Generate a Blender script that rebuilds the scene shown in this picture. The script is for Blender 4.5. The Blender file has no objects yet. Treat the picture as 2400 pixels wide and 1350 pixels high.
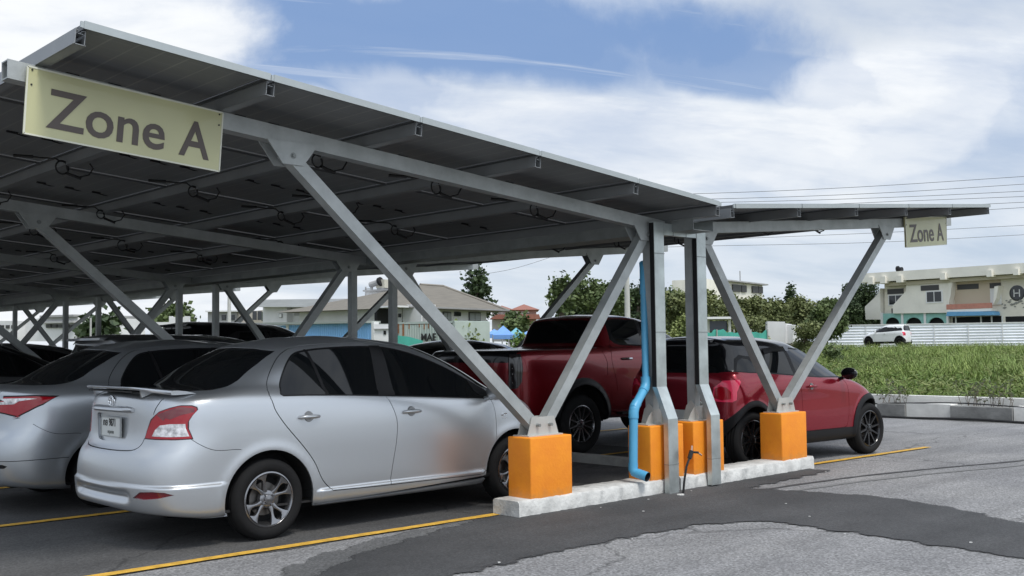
import bpy, bmesh, math, random
import numpy as np
from mathutils import Vector, Matrix
random.seed(7); rng = np.random.default_rng(7)
sc = bpy.context.scene
COL = sc.collection
R = math.radians

# ------------------------------------------------------------------ camera
FPX, PITCH, ROLL, YAW = 2453.88, 0.0546, -0.012, 0.7576
CAM = np.array([-5.3438, -6.5621, 1.44])
Fv = np.array([math.sin(YAW)*math.cos(PITCH), math.cos(YAW)*math.cos(PITCH), math.sin(PITCH)])
_R = np.array([math.cos(YAW), -math.sin(YAW), 0.0]); _U = np.cross(_R, Fv)
Rv = _R*math.cos(ROLL)+_U*math.sin(ROLL); Uv = -_R*math.sin(ROLL)+_U*math.cos(ROLL)
cd = bpy.data.cameras.new('camera'); co = bpy.data.objects.new('camera', cd); COL.objects.link(co)
cd.sensor_width = 36.0; cd.lens = FPX/2400*36; cd.clip_end = 3000; cd.clip_start = 0.1
M = Matrix(((Rv[0], Uv[0], -Fv[0], CAM[0]), (Rv[1], Uv[1], -Fv[1], CAM[1]), (Rv[2], Uv[2], -Fv[2], CAM[2]), (0, 0, 0, 1)))
co.matrix_world = M; sc.camera = co

def ray(u, v): return Fv + Rv*(u-1200)/FPX - Uv*(v-675)/FPX
def at(u, v, d): return CAM + ray(u, v)*d            # the place seen at bearing (u, v), d metres ahead
def on_z(u, v, z=0.0):
    r = ray(u, v); return CAM + r*((z-CAM[2])/r[2])
def on_y(u, v, y):
    r = ray(u, v); return CAM + r*((y-CAM[1])/r[1])
def spot(u, d, z=0.0):                                 # ground point under bearing u at forward distance d
    r = ray(u, 810); p = CAM + r*d; return np.array([p[0], p[1], z])
def field_z(x, y):
    t = min(max((x-14.0)/80.0, 0), 1); return 0.02 + 0.84*(t*t*(3-2*t))**0.55 if x > 13.9 else 0.0

# ------------------------------------------------------------------ materials
MATS = {}
def mat(name, col, rough=0.5, metal=0.0, coat=0.0, var=0.0, scale=3.0, bump=0.0, bscale=40.0, col2=None, spec=0.5, stretch=None, emit=None, flake=0.0, detail=6):
    if name in MATS: return MATS[name]
    m = bpy.data.materials.new(name); m.use_nodes = True; nt = m.node_tree; N = nt.nodes; L = nt.links
    b = N['Principled BSDF']
    b.inputs['Base Color'].default_value = (*col, 1); b.inputs['Roughness'].default_value = rough
    b.inputs['Metallic'].default_value = metal; b.inputs['Coat Weight'].default_value = coat
    b.inputs['Coat Roughness'].default_value = 0.04; b.inputs['Specular IOR Level'].default_value = spec
    tc = N.new('ShaderNodeTexCoord'); src = tc.outputs['Object']
    if stretch:
        mp = N.new('ShaderNodeMapping'); mp.inputs['Scale'].default_value = stretch; L.new(src, mp.inputs[0]); src = mp.outputs[0]
    if var > 0 or col2:
        nz = N.new('ShaderNodeTexNoise'); nz.inputs['Scale'].default_value = scale; nz.inputs['Detail'].default_value = detail; nz.inputs['Roughness'].default_value = 0.62
        L.new(src, nz.inputs['Vector'])
        rp = N.new('ShaderNodeValToRGB'); c2 = col2 or tuple(c*(1-var) for c in col)
        c1 = col if col2 else tuple(min(1, c*(1+var)) for c in col)
        rp.color_ramp.elements[0].position = 0.32; rp.color_ramp.elements[1].position = 0.68
        rp.color_ramp.elements[0].color = (*c2, 1); rp.color_ramp.elements[1].color = (*c1, 1)
        L.new(nz.outputs[0], rp.inputs[0]); L.new(rp.outputs[0], b.inputs['Base Color'])
        mr = N.new('ShaderNodeMapRange'); mr.inputs[3].default_value = max(0.02, rough*0.85); mr.inputs[4].default_value = min(1, rough*1.2)
        L.new(nz.outputs[0], mr.inputs[0]); L.new(mr.outputs[0], b.inputs['Roughness'])
    if bump > 0:
        n2 = N.new('ShaderNodeTexNoise'); n2.inputs['Scale'].default_value = bscale; n2.inputs['Detail'].default_value = 5
        L.new(src, n2.inputs['Vector'])
        bp = N.new('ShaderNodeBump'); bp.inputs['Strength'].default_value = bump; bp.inputs['Distance'].default_value = 0.02
        L.new(n2.outputs[0], bp.inputs['Height']); L.new(bp.outputs[0], b.inputs['Normal'])
    if flake > 0:
        vo = N.new('ShaderNodeTexVoronoi'); vo.inputs['Scale'].default_value = 900
        L.new(tc.outputs['Object'], vo.inputs['Vector'])
        mx = N.new('ShaderNodeVectorMath'); mx.operation = 'SUBTRACT'; mx.inputs[1].default_value = (0.5, 0.5, 0.5); L.new(vo.outputs['Color'], mx.inputs[0])
        s2 = N.new('ShaderNodeVectorMath'); s2.operation = 'SCALE'; s2.inputs[3].default_value = flake; L.new(mx.outputs[0], s2.inputs[0])
        g = N.new('ShaderNodeNewGeometry'); ad = N.new('ShaderNodeVectorMath'); L.new(g.outputs['Normal'], ad.inputs[0]); L.new(s2.outputs[0], ad.inputs[1])
        nn = N.new('ShaderNodeVectorMath'); nn.operation = 'NORMALIZE'; L.new(ad.outputs[0], nn.inputs[0]); L.new(nn.outputs[0], b.inputs['Normal'])
        L.new(g.outputs['Normal'], b.inputs['Coat Normal'])
    if emit:
        b.inputs['Emission Color'].default_value = (*col, 1); b.inputs['Emission Strength'].default_value = emit
    MATS[name] = m; return m

STEEL = mat('galvanised_steel', (0.40, 0.42, 0.415), 0.48, 0.40, var=0.16, scale=5, bump=0.04, bscale=60)
STEEL_D = mat('galvanised_steel_dull', (0.24, 0.255, 0.25), 0.5, 0.4, var=0.2, scale=3, bump=0.05)
ALU = mat('panel_frame_aluminium', (0.40, 0.43, 0.43), 0.42, 0.5, var=0.08)
ALU_P = mat('purlin_aluminium', (0.26, 0.27, 0.275), 0.45, 0.4, var=0.12, scale=2)
BLACK = mat('black_plastic', (0.010, 0.010, 0.011), 0.5, spec=0.25)
CAVITY = mat('dark_cavity', (0.008, 0.008, 0.009), 0.9)
RUBBER = mat('tyre_rubber', (0.0085, 0.0085, 0.009), 0.8, spec=.3, var=0.25, scale=30, bump=0.1, bscale=90)
GLASS = mat('tinted_glass', (0.006, 0.007, 0.008), 0.03, spec=0.36)
CHROME = mat('chrome', (0.75, 0.76, 0.77), 0.12, 1.0)
RIM = mat('alloy_rim', (0.24, 0.24, 0.25), 0.25, 0.9, coat=0.4)
RIMB = mat('black_alloy_rim', (0.02, 0.02, 0.022), 0.25, 0.5, coat=0.6)
DISC = mat('brake_disc', (0.18, 0.17, 0.16), 0.4, 0.8)
SILVER = mat('silver_paint', (0.52, 0.54, 0.56), 0.34, 0.75, coat=0.35, flake=0.07)
SILVER2 = mat('bluish_silver_paint', (0.45, 0.475, 0.50), 0.30, 0.75, coat=0.5, flake=0.07)
GREYP = mat('grey_paint', (0.13, 0.135, 0.14), 0.34, 0.6, coat=1.0, flake=0.08)
REDP = mat('dark_red_paint', (0.20, 0.005, 0.011), 0.25, 0.5, coat=0.6, flake=0.03)
REDH = mat('crimson_paint', (0.25, 0.006, 0.018), 0.25, 0.55, coat=0.6, flake=0.03)
BLACKP = mat('black_paint', (0.006, 0.006, 0.008), 0.2, 0.0, coat=0.6, spec=0.2)
WHITEP = mat('white_paint', (0.72, 0.73, 0.74), 0.35, coat=0.8)
REDLENS = mat('red_lens', (0.36, 0.003, 0.012), 0.10, coat=0.25)
REDLENS_D = mat('dark_red_lens', (0.16, 0.006, 0.012), 0.1, coat=0.8)
REDLENS_B = mat('pink_red_lens', (0.85, 0.03, 0.10), 0.12, coat=0.8)
CLEARLENS = mat('clear_lens', (0.62, 0.60, 0.60), 0.12, 0.35, coat=0.8, var=0.45, scale=26, detail=2)
SMOKELENS = mat('smoked_lens', (0.02, 0.016, 0.017), 0.12, coat=0.8)
PLATEW = mat('plate_white', (0.62, 0.64, 0.62), 0.45)
INK = mat('black_ink', (0.015, 0.014, 0.014), 0.5)
ORANGE = mat('orange_masonry_paint', (0.92, 0.31, 0.014), 0.6, col2=(0.84, 0.25, 0.014), scale=5, bump=0.12, bscale=45)
KERBC = mat('painted_kerb_concrete', (0.54, 0.54, 0.52), 0.8, var=0.22, scale=7, bump=0.5, bscale=30)
CONC = mat('concrete', (0.36, 0.36, 0.34), 0.85, var=0.2, scale=4, bump=0.3, bscale=25)
PIPE = mat('blue_pvc', (0.09, 0.37, 0.60), 0.38, var=0.06)
SIGNB = mat('sign_board_cream', (0.50, 0.49, 0.27), 0.33, coat=0.3, var=0.10, scale=1.6, detail=2)
SIGNE = mat('sign_edge', (0.66, 0.66, 0.55), 0.4)
SIGNL = mat('sign_letters_brown', (0.085, 0.065, 0.055), 0.4)

# ------------------------------------------------------------------ object helpers
def link(o, parent=None):
    COL.objects.link(o)
    if parent is not None: o.parent = parent
    return o
def tag(o, label=None, cat=None, group=None, kind=None):
    if label: o['label'] = label
    if cat: o['category'] = cat
    if group: o['group'] = group
    if kind: o['kind'] = kind
    return o
def thing(name, label, cat, loc=(0, 0, 0), rz=0.0, group=None):
    o = bpy.data.objects.new(name, None); link(o); o.location = loc; o.rotation_euler = (0, 0, rz); o.empty_display_size = 0.2
    return tag(o, label, cat, group)
def copy_tree(o, parent=None):
    c = o.copy(); COL.objects.link(c); c.parent = parent
    for ch in list(o.children): copy_tree(ch, c)
    return c

class MB:
    """collects shapes and links them as one mesh object"""
    def __init__(s): s.v = []; s.f = []; s.m = []; s.cur = 0
    def add(s, vs, fs, m=None):
        b = len(s.v); s.v += [tuple(map(float, p)) for p in vs]; s.f += [[b+i for i in f] for f in fs]; s.m += [s.cur if m is None else m]*len(fs)
        return s
    def box(s, c, size, rot=None, m=None, bev=0.0):
        sx, sy, sz = [k/2 for k in size]
        if bev > 0:
            bm = bmesh.new(); bmesh.ops.create_cube(bm, size=1)
            for v in bm.verts: v.co = Vector((v.co.x*size[0], v.co.y*size[1], v.co.z*size[2]))
            bmesh.ops.bevel(bm, geom=bm.edges[:], offset=bev, segments=3, affect='EDGES', profile=0.6)
            vs = [v.co.copy() for v in bm.verts]; bm.verts.index_update(); fs = [[v.index for v in f.verts] for f in bm.faces]; bm.free()
        else:
            vs = [Vector((x, y, z)) for x in (-sx, sx) for y in (-sy, sy) for z in (-sz, sz)]
            fs = [(0, 1, 3, 2), (4, 6, 7, 5), (0, 4, 5, 1), (2, 3, 7, 6), (0, 2, 6, 4), (1, 5, 7, 3)]
        if rot is not None: vs = [rot @ p for p in vs]
        return s.add([(p[0]+c[0], p[1]+c[1], p[2]+c[2]) for p in vs], fs, m)
    def beam(s, a, b, w, h, up=(0, 0, 1), m=None):
        """rectangular bar from a to b; w across, h along up"""
        a = Vector(a); b = Vector(b); d = (b-a); L = d.length; d.normalize(); up = Vector(up)
        x = d.cross(up).normalized(); z = x.cross(d).normalized()
        vs = []
        for p in (a, b):
            for i, j in ((-1, -1), (1, -1), (1, 1), (-1, 1)): vs.append(p + x*(w/2*i) + z*(h/2*j))
        return s.add(vs, [(0, 3, 2, 1), (4, 5, 6, 7), (0, 1, 5, 4), (1, 2, 6, 5), (2, 3, 7, 6), (3, 0, 4, 7)], m)
    def prism(s, poly, axis, a, b, m=None):
        """polygon (list of 2D) extruded along axis x/y/z from a to b; 2D are the two other axes in order"""
        n = len(poly)
        def P(p, t): return {'x': (t, p[0], p[1]), 'y': (p[0], t, p[1]), 'z': (p[0], p[1], t)}[axis]
        vs = [P(p, a) for p in poly]+[P(p, b) for p in poly]
        fs = [list(range(n))[::-1], [n+i for i in range(n)]]+[(i, (i+1) % n, n+(i+1) % n, n+i) for i in range(n)]
        return s.add(vs, fs, m)
    def tube(s, path, r, n=10, caps=True, m=None, r2=None):
        P = [Vector(p) for p in path]; K = len(P); vs = []; prev = None
        for i, p in enumerate(P):
            t = ((P[min(i+1, K-1)]-p).normalized() + (p-P[max(i-1, 0)]).normalized())
            t = t.normalized() if t.length > 1e-6 else Vector((0, 0, 1))
            if prev is None:
                ref = Vector((0, 0, 1)) if abs(t.z) < 0.9 else Vector((1, 0, 0)); x = t.cross(ref).normalized()
            else: x = (prev - t*prev.dot(t)).normalized()
            prev = x; y = t.cross(x)
            rr = r if r2 is None else r+(r2-r)*i/(K-1)
            if isinstance(r, (list, tuple)): rr = r[i]
            for k in range(n):
                a = 2*math.pi*k/n; vs.append(p + x*(rr*math.cos(a)) + y*(rr*math.sin(a)))
        fs = [(i*n+k, i*n+(k+1) % n, (i+1)*n+(k+1) % n, (i+1)*n+k) for i in range(K-1) for k in range(n)]
        if caps: fs += [list(range(n))[::-1], [(K-1)*n+k for k in range(n)]]
        return s.add(vs, fs, m)
    def lathe(s, prof, n=40, axis='y', c=(0, 0, 0), m=None, closed=False):
        """profile of (radius, along)"""
        vs = []; K = len(prof)
        for k in range(n):
            a = 2*math.pi*k/n
            for r, h in prof:
                p = {'y': (r*math.cos(a), h, r*math.sin(a)), 'z': (r*math.cos(a), r*math.sin(a), h), 'x': (h, r*math.cos(a), r*math.sin(a))}[axis]
                vs.append((p[0]+c[0], p[1]+c[1], p[2]+c[2]))
        rows = K if closed else K-1
        fs = [(k*K+i, k*K+(i+1) % K, ((k+1) % n)*K+(i+1) % K, ((k+1) % n)*K+i) for k in range(n) for i in range(rows)]
        return s.add(vs, fs, m)
    def build(s, name, mats, parent=None, origin=(0, 0, 0), smooth=False, angle=35, recalc=True):
        me = bpy.data.meshes.new(name)
        o3 = origin
        me.from_pydata([(p[0]-o3[0], p[1]-o3[1], p[2]-o3[2]) for p in s.v], [], s.f)
        for m_ in (mats if isinstance(mats, (list, tuple)) else [mats]): me.materials.append(m_)
        if any(s.m): me.polygons.foreach_set('material_index', s.m)
        if recalc:
            bm = bmesh.new(); bm.from_mesh(me); bmesh.ops.recalc_face_normals(bm, faces=bm.faces[:]); bm.to_mesh(me); bm.free()
        if smooth:
            me.polygons.foreach_set('use_smooth', [True]*len(me.polygons))
            try: me.set_sharp_from_angle(angle=R(angle))
            except Exception: pass
        me.update()
        o = bpy.data.objects.new(name, me); link(o, parent)
        return o

def text_mesh(body, size, extrude=0.0, bold=0.0, align='LEFT'):
    cu = bpy.data.curves.new('t', 'FONT'); cu.body = body; cu.size = size; cu.extrude = extrude; cu.offset = bold; cu.align_x = align
    cu.resolution_u = 4
    ob = bpy.data.objects.new('t', cu); COL.objects.link(ob); dg = bpy.context.evaluated_depsgraph_get(); dg.update()
    me = bpy.data.meshes.new_from_object(ob.evaluated_get(dg)); bpy.data.objects.remove(ob); bpy.data.curves.remove(cu)
    return me
def add_text(name, body, size, mtx, m, parent, extrude=0.002, bold=0.0, align='LEFT'):
    me = text_mesh(body, size, extrude, bold, align); me.transform(mtx); me.name = name
    me.materials.clear(); me.materials.append(m)
    o = bpy.data.objects.new(name, me); link(o, parent); return o
def FR(origin, xdir, updir):
    """matrix whose x runs along xdir and y along updir"""
    x = Vector(xdir).normalized(); z = x.cross(Vector(updir)).normalized(); y = z.cross(x)
    return Matrix(((x.x, y.x, z.x, origin[0]), (x.y, y.y, z.y, origin[1]), (x.z, y.z, z.z, origin[2]), (0, 0, 0, 1)))
# ------------------------------------------------------------------ cars: one smooth B-spline skin per car, cut into its panels
def bs(t):
    return np.stack([(1-t)**3, 3*t**3-6*t**2+4, -3*t**3+3*t**2+3*t+1, t**3], -1)/6.0
class Skin:
    def __init__(s, P, post=None):
        # P[v][u] control points; ends mirrored at the centre plane
        P = np.array(P, float); mir = np.array([1, -1, 1.0])
        P = np.concatenate([P[:, 1:2]*mir, P, P[:, -2:-1]*mir], 1)
        bot = 2*P[0:1]-P[1:2]; top = P[-2:-1]*mir
        s.P = np.concatenate([bot, P, top], 0); s.nv, s.nu = s.P.shape[0]-2, s.P.shape[1]-2; s.post = post
    def raw(s, uv):
        uv = np.asarray(uv, float); u = np.clip(uv[:, 0], 0, s.nu-1-1e-9); v = np.clip(uv[:, 1], 0, s.nv-1-1e-9)
        iu = np.floor(u).astype(int); iv = np.floor(v).astype(int); bu = bs(u-iu); bv = bs(v-iv)
        out = np.zeros((len(u), 3))
        for a in range(4):
            for b in range(4): out += (bv[:, a]*bu[:, b])[:, None]*s.P[iv+a, iu+b]
        return out
    def pos(s, uv):
        p = s.raw(uv)
        return s.post(p) if s.post else p
    def nrm(s, uv):
        uv = np.asarray(uv, float); e = 0.02
        a = uv.copy(); b = uv.copy(); a[:, 0] = np.clip(a[:, 0]-e, 0, s.nu-1); b[:, 0] = np.clip(b[:, 0]+e, 0, s.nu-1)
        du = s.pos(b)-s.pos(a)
        a = uv.copy(); b = uv.copy(); a[:, 1] = np.clip(a[:, 1]-e, 0, s.nv-1); b[:, 1] = np.clip(b[:, 1]+e, 0, s.nv-1)
        dv = s.pos(b)-s.pos(a)
        n = np.cross(dv, du); L = np.linalg.norm(n, axis=1, keepdims=True); n = n/np.maximum(L, 1e-12)
        end = (uv[:, 0] < 1e-6) | (uv[:, 0] > s.nu-1-1e-6) | (uv[:, 1] > s.nv-1-1e-6)
        n[end, 1] = 0; n /= np.maximum(np.linalg.norm(n, axis=1, keepdims=True), 1e-12)
        bad = L[:, 0] < 1e-10; n[bad] = (0, 0, 1)
        return n
    xmap = None
    def prep(s, k=5):
        gu = np.linspace(0, s.nu-1, (s.nu-1)*k+1); gv = np.linspace(0, s.nv-1, (s.nv-1)*k+1)
        U, V = np.meshgrid(gu, gv); s.suv = np.stack([U.ravel(), V.ravel()], 1); s.sp = s.pos(s.suv); s.sn = s.nrm(s.suv)
    AX = {'s': ((0, 2), 1, 1, 0.30), 'a': ((0, 2), 1, 1, 0.30), 'r': ((1, 2), 0, -1, 0.25), 'f': ((1, 2), 0, 1, 0.2), 't': ((0, 1), 2, 1, 0.3)}
    def find(s, key, a, b):
        if key == '0':
            uv = s.find('a', a, b); uv[1] = 0; return uv
        if key == 's':
            a = s.xmap(a) if s.xmap else a
        (i, j), ax, sg, lim = s.AX[key]
        d = (s.sp[:, i]-a)**2+(s.sp[:, j]-b)**2 + np.where(s.sn[:, ax]*sg > lim, 0, 4.0)
        k = int(np.argmin(d)); uv = s.suv[k].copy(); best = d[k]
        for _ in range(14):
            e = 1e-3; q = s.pos(np.array([uv, uv+(e, 0), uv+(0, e)]))
            J = np.array([[(q[1, i]-q[0, i])/e, (q[2, i]-q[0, i])/e], [(q[1, j]-q[0, j])/e, (q[2, j]-q[0, j])/e]])
            r = np.array([a-q[0, i], b-q[0, j]])
            try: st = np.linalg.lstsq(J, r, rcond=1e-3)[0]
            except Exception: break
            st = np.clip(st, -0.25, 0.25); nuv = np.clip(uv+st, 0, [s.nu-1, s.nv-1])
            if np.abs(nuv-uv).max() < 1e-5: uv = nuv; break
            uv = nuv
        return uv

def cr(pts, n=6, closed=True):
    """Catmull-Rom through tuples ('key', a, b) kept in runs of the same key; a point ending in '!' is a corner"""
    return pts
def smooth2(pts, n=5, closed=False):
    P = [np.array(p, float) for p in pts]; K = len(P); out = []
    rngi = range(K if closed else K-1)
    for i in rngi:
        p0 = P[i-1] if (closed or i > 0) else 2*P[0]-P[1]; p1 = P[i]; p2 = P[(i+1) % K]
        p3 = P[(i+2) % K] if (closed or i+2 < K) else 2*P[-1]-P[-2]
        for t in np.linspace(0, 1, n, endpoint=False):
            out.append(0.5*((2*p1)+(-p0+p2)*t+(2*p0-5*p1+4*p2-p3)*t*t+(-p0+3*p1-3*p2+p3)*t**3))
    if not closed: out.append(P[-1])
    return out
def inpoly(P, x, y):
    n = len(P); c = np.zeros(len(x), bool); j = n-1
    for i in range(n):
        xi, yi = P[i]; xj, yj = P[j]
        if yi != yj:
            m = ((yi > y) != (yj > y)) & (x < (xj-xi)*(y-yi)/(yj-yi)+xi); c ^= m
        j = i
    return c

class Cutter:
    def __init__(s, skin, ku, kv):
        s.sk = skin; s.ku, s.kv = ku, kv
        s.NU = (skin.nu-1)*ku; s.NV = (skin.nv-1)*kv
        s.V = []; s.key = {}; s.cells = {}; s.polys = []
        for j in range(s.NV):
            for i in range(s.NU):
                s.cells[(i, j)] = [[s.vid(i/ku, j/kv), s.vid((i+1)/ku, j/kv), s.vid((i+1)/ku, (j+1)/kv), s.vid(i/ku, (j+1)/kv)]]
    def vid(s, u, v):
        k = (round(u, 5), round(v, 5))
        if k not in s.key: s.key[k] = len(s.V); s.V.append((u, v))
        return s.key[k]
    def region(s, tagname, pts, uv=None):
        """pts: list of (key,a,b)"""
        Q = [tuple(s.sk.find(*p)) for p in pts] if uv is None else uv
        s.polys.append((tagname, Q))
        n = len(Q)
        for i in range(n): s.cut(Q[i], Q[(i+1) % n])
    def cut(s, A, B):
        A = np.array(A); B = np.array(B); d = B-A; L = np.hypot(*d)
        if L < 1e-7: return
        i0 = max(int(min(A[0], B[0])*s.ku)-1, 0); i1 = min(int(max(A[0], B[0])*s.ku)+1, s.NU-1)
        j0 = max(int(min(A[1], B[1])*s.kv)-1, 0); j1 = min(int(max(A[1], B[1])*s.kv)+1, s.NV-1)
        for i in range(i0, i1+1):
            for j in range(j0, j1+1):
                cx, cy = (i+.5)/s.ku-A[0], (j+.5)/s.kv-A[1]
                if abs(d[0]*cy-d[1]*cx)/L > 0.75*(1/s.ku+1/s.kv): continue
                new = []
                for f in s.cells[(i, j)]:
                    dist = [(d[0]*(s.V[k][1]-A[1])-d[1]*(s.V[k][0]-A[0]))/L for k in f]
                    if not (max(dist) > 1e-5 and min(dist) < -1e-5): new.append(f); continue
                    pts = []; n = len(f); ts = []
                    for a in range(n):
                        b = (a+1) % n; pts.append((f[a], dist[a]))
                        if (dist[a] > 1e-5 and dist[b] < -1e-5) or (dist[a] < -1e-5 and dist[b] > 1e-5):
                            t = dist[a]/(dist[a]-dist[b]); u = s.V[f[a]][0]+t*(s.V[f[b]][0]-s.V[f[a]][0]); v = s.V[f[a]][1]+t*(s.V[f[b]][1]-s.V[f[a]][1])
                            ts.append(((u-A[0])*d[0]+(v-A[1])*d[1])/L/L); pts.append((s.vid(u, v), 0.0))
                        elif abs(dist[a]) <= 1e-5: ts.append(((s.V[f[a]][0]-A[0])*d[0]+(s.V[f[a]][1]-A[1])*d[1])/L/L)
                    if not ts or max(ts) < 1e-4 or min(ts) > 1-1e-4: new.append(f); continue
                    pos = [k for k, q in pts if q >= -1e-5]; neg = [k for k, q in pts if q <= 1e-5]
                    for g in (pos, neg):
                        h = [g[q] for q in range(len(g)) if g[q] != g[q-1]]
                        if len(h) >= 3: new.append(h)
                s.cells[(i, j)] = new
    def finish(s):
        F = [f for c in s.cells.values() for f in c]; uv = np.array(s.V)
        cen = np.array([uv[f].mean(0) for f in F]); tags = np.array(['body']*len(F), dtype=object)
        for t, Q in s.polys:
            q = np.array(Q); lo = q.min(0); hi = q.max(0)
            m = np.where((cen[:, 0] >= lo[0]) & (cen[:, 0] <= hi[0]) & (cen[:, 1] >= lo[1]) & (cen[:, 1] <= hi[1]))[0]
            if len(m): ins = m[inpoly(Q, cen[m, 0], cen[m, 1])]; tags[ins] = t
        s.pos = s.sk.pos(uv); s.nr = s.sk.nrm(uv); s.uv = uv
        G = {}
        for f, t in zip(F, tags): G.setdefault(t, []).append(f)
        return G
    def mesh(s, name, faces, m, parent, off=0.0, depth=0.015, side=0, walls=True, flat=False):
        """side: 0 both halves, 1 the +y half, -1 the -y half"""
        used = sorted({k for f in faces for k in f}); idx = {k: i for i, k in enumerate(used)}
        P = s.pos[used]; N = s.nr[used].copy()
        if flat:      # a pane is one clean curve: fit its normals instead of following every ripple of the skin
            q = s.uv[used]; lo = q.min(0); q = (q-lo)/(q.max(0)-lo+1e-9); a, c = (P[:, 0], P[:, 2]) if abs(N[:, 1]).mean() > .5 else (P[:, 1], P[:, 2])
            a = (a-a.mean())/(np.ptp(a)+1e-9); c = (c-c.mean())/(np.ptp(c)+1e-9); Bm = np.stack([np.ones(len(a)), a, c], 1)
            w_ = np.linalg.lstsq(Bm, N, rcond=None)[0]; F_ = Bm @ w_; e0 = np.abs(P[:, 1]) < 1e-4; F_[e0, 1] = 0; F_[:, 2] -= .07; N = F_/np.linalg.norm(F_, axis=1, keepdims=True)
        base = P+s.nr[used]*off; ctr = np.abs(P[:, 1]) < 1e-4
        base[ctr, 1] = 0
        verts = []; fl = []; ln = []
        for sg in ((1, -1) if side == 0 else (side,)):
            b0 = len(verts); q = base*np.array([1, sg, 1]); nn = N*np.array([1, sg, 1])
            verts += q.tolist(); ed = {}
            for f in faces:
                g = [idx[k] for k in f]
                gg = g if sg > 0 else g[::-1]
                gg = gg[::-1]
                fl.append([b0+k for k in gg]); ln += [nn[k] for k in gg]
                for a in range(len(g)):
                    e = (g[a], g[(a+1) % len(g)]); r = (e[1], e[0])
                    if r in ed: del ed[r]
                    else: ed[e] = 1
            if walls:
                inn = {}
                for (a, b) in ed:
                    if ctr[a] and ctr[b]: continue
                    for k in (a, b):
                        if k not in inn:
                            inn[k] = len(verts); p = q[k]-nn[k]*depth; verts.append(p.tolist())
                    va, vb = np.array(verts[b0+a]), np.array(verts[b0+b]); t = vb-va; wn = np.cross(t, nn[a]); wn /= (np.linalg.norm(wn)+1e-12)
                    quad = [b0+a, b0+b, inn[b], inn[a]]
                    if sg > 0: quad = quad[::-1]; 
                    else: wn = -wn
                    fl.append(quad[::-1]); ln += [wn*(1 if sg > 0 else -1)*1.0]*4
        me = bpy.data.meshes.new(name); me.from_pydata(verts, [], fl); me.materials.append(m)
        me.polygons.foreach_set('use_smooth', [True]*len(me.polygons))
        # guard: wall normals must agree with the geometric side
        me.update()
        ln = np.array(ln); k = 0; pn = np.zeros(len(me.polygons)*3); me.polygons.foreach_get('normal', pn); pn = pn.reshape(-1, 3)
        for i, f in enumerate(fl):
            n = len(f)
            if ln[k:k+n].mean(0) @ pn[i] < 0: ln[k:k+n] = -ln[k:k+n] if n == 4 and False else pn[i]
            k += n
        me.normals_split_custom_set([tuple(x) for x in ln])
        o = bpy.data.objects.new(name, me); link(o, parent); return o

def crow(xr, bow, yr, zrc, zrk, sy, sz, xf, bowf, yf, zfk, zfc, sx=None, nside=11):
    """one control row, 19 columns: rear centre .. rear corner .. side .. front corner .. front centre"""
    x3 = xr+bow; x15 = xf-bowf
    xs = np.linspace(x3+0.17, x15-0.17, nside) if sx is None else np.linspace(sx[0], sx[1], nside)
    k = np.linspace(0, 1, nside)
    ys = np.interp(k, np.linspace(0, 1, len(sy)), sy); zs = np.interp(k, np.linspace(0, 1, len(sz)), sz)
    row = [(xr, 0, zrc), (xr+bow*.08, yr*.42, zrc+(zrk-zrc)*.2), (xr+bow*.36, yr*.78, zrc+(zrk-zrc)*.6), (x3, yr, zrk)]
    row += [(a, b, c) for a, b, c in zip(xs, ys, zs)]
    row += [(x15, yf, zfk), (xf-bowf*.36, yf*.78, zfc+(zfk-zfc)*.6), (xf-bowf*.08, yf*.42, zfc+(zfk-zfc)*.2), (xf, 0, zfc)]
    return row
def strip(pts, w=0.006, key='s'):
    P = [np.array(p, float) for p in pts]; L = []; Rr = []
    for i, p in enumerate(P):
        t = P[min(i+1, len(P)-1)]-P[max(i-1, 0)]; t /= np.linalg.norm(t); n = np.array([-t[1], t[0]])
        L.append(p+n*w/2); Rr.append(p-n*w/2)
    return [(key, *q) for q in L+Rr[::-1]]
def arc(cx, cz, r, a0, a1, n=18): return [(cx+r*math.cos(R(a0+(a1-a0)*i/n)), cz+r*math.sin(R(a0+(a1-a0)*i/n))) for i in range(n+1)]
def S_(pts, key='s'):
    out = []; n = len(pts)
    for i in range(n):
        a = np.array(pts[i], float); b = np.array(pts[(i+1) % n], float); k = max(1, int(np.linalg.norm(b-a)/.05))
        out += [(key, *(a+(b-a)*t/k)) for t in range(k)]
    return out
def hole_pts(cx, cz, r): return [('0', cx-r, .26)]+[('a', *q) for q in arc(cx, cz, r, 180, 0, 26)]+[('0', cx+r, .26)]
def off_poly(P, w):
    """grow a closed 2D outline by w"""
    P = [np.array(p, float) for p in P]; n = len(P); ar = sum(P[i][0]*P[(i+1) % n][1]-P[(i+1) % n][0]*P[i][1] for i in range(n)); sg = 1 if ar > 0 else -1; out = []
    for i in range(n):
        t = P[(i+1) % n]-P[i-1]; L = np.linalg.norm(t)
        out.append(P[i] if L < 1e-9 else P[i]+np.array([t[1], -t[0]])/L*w*sg)
    return out

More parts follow.
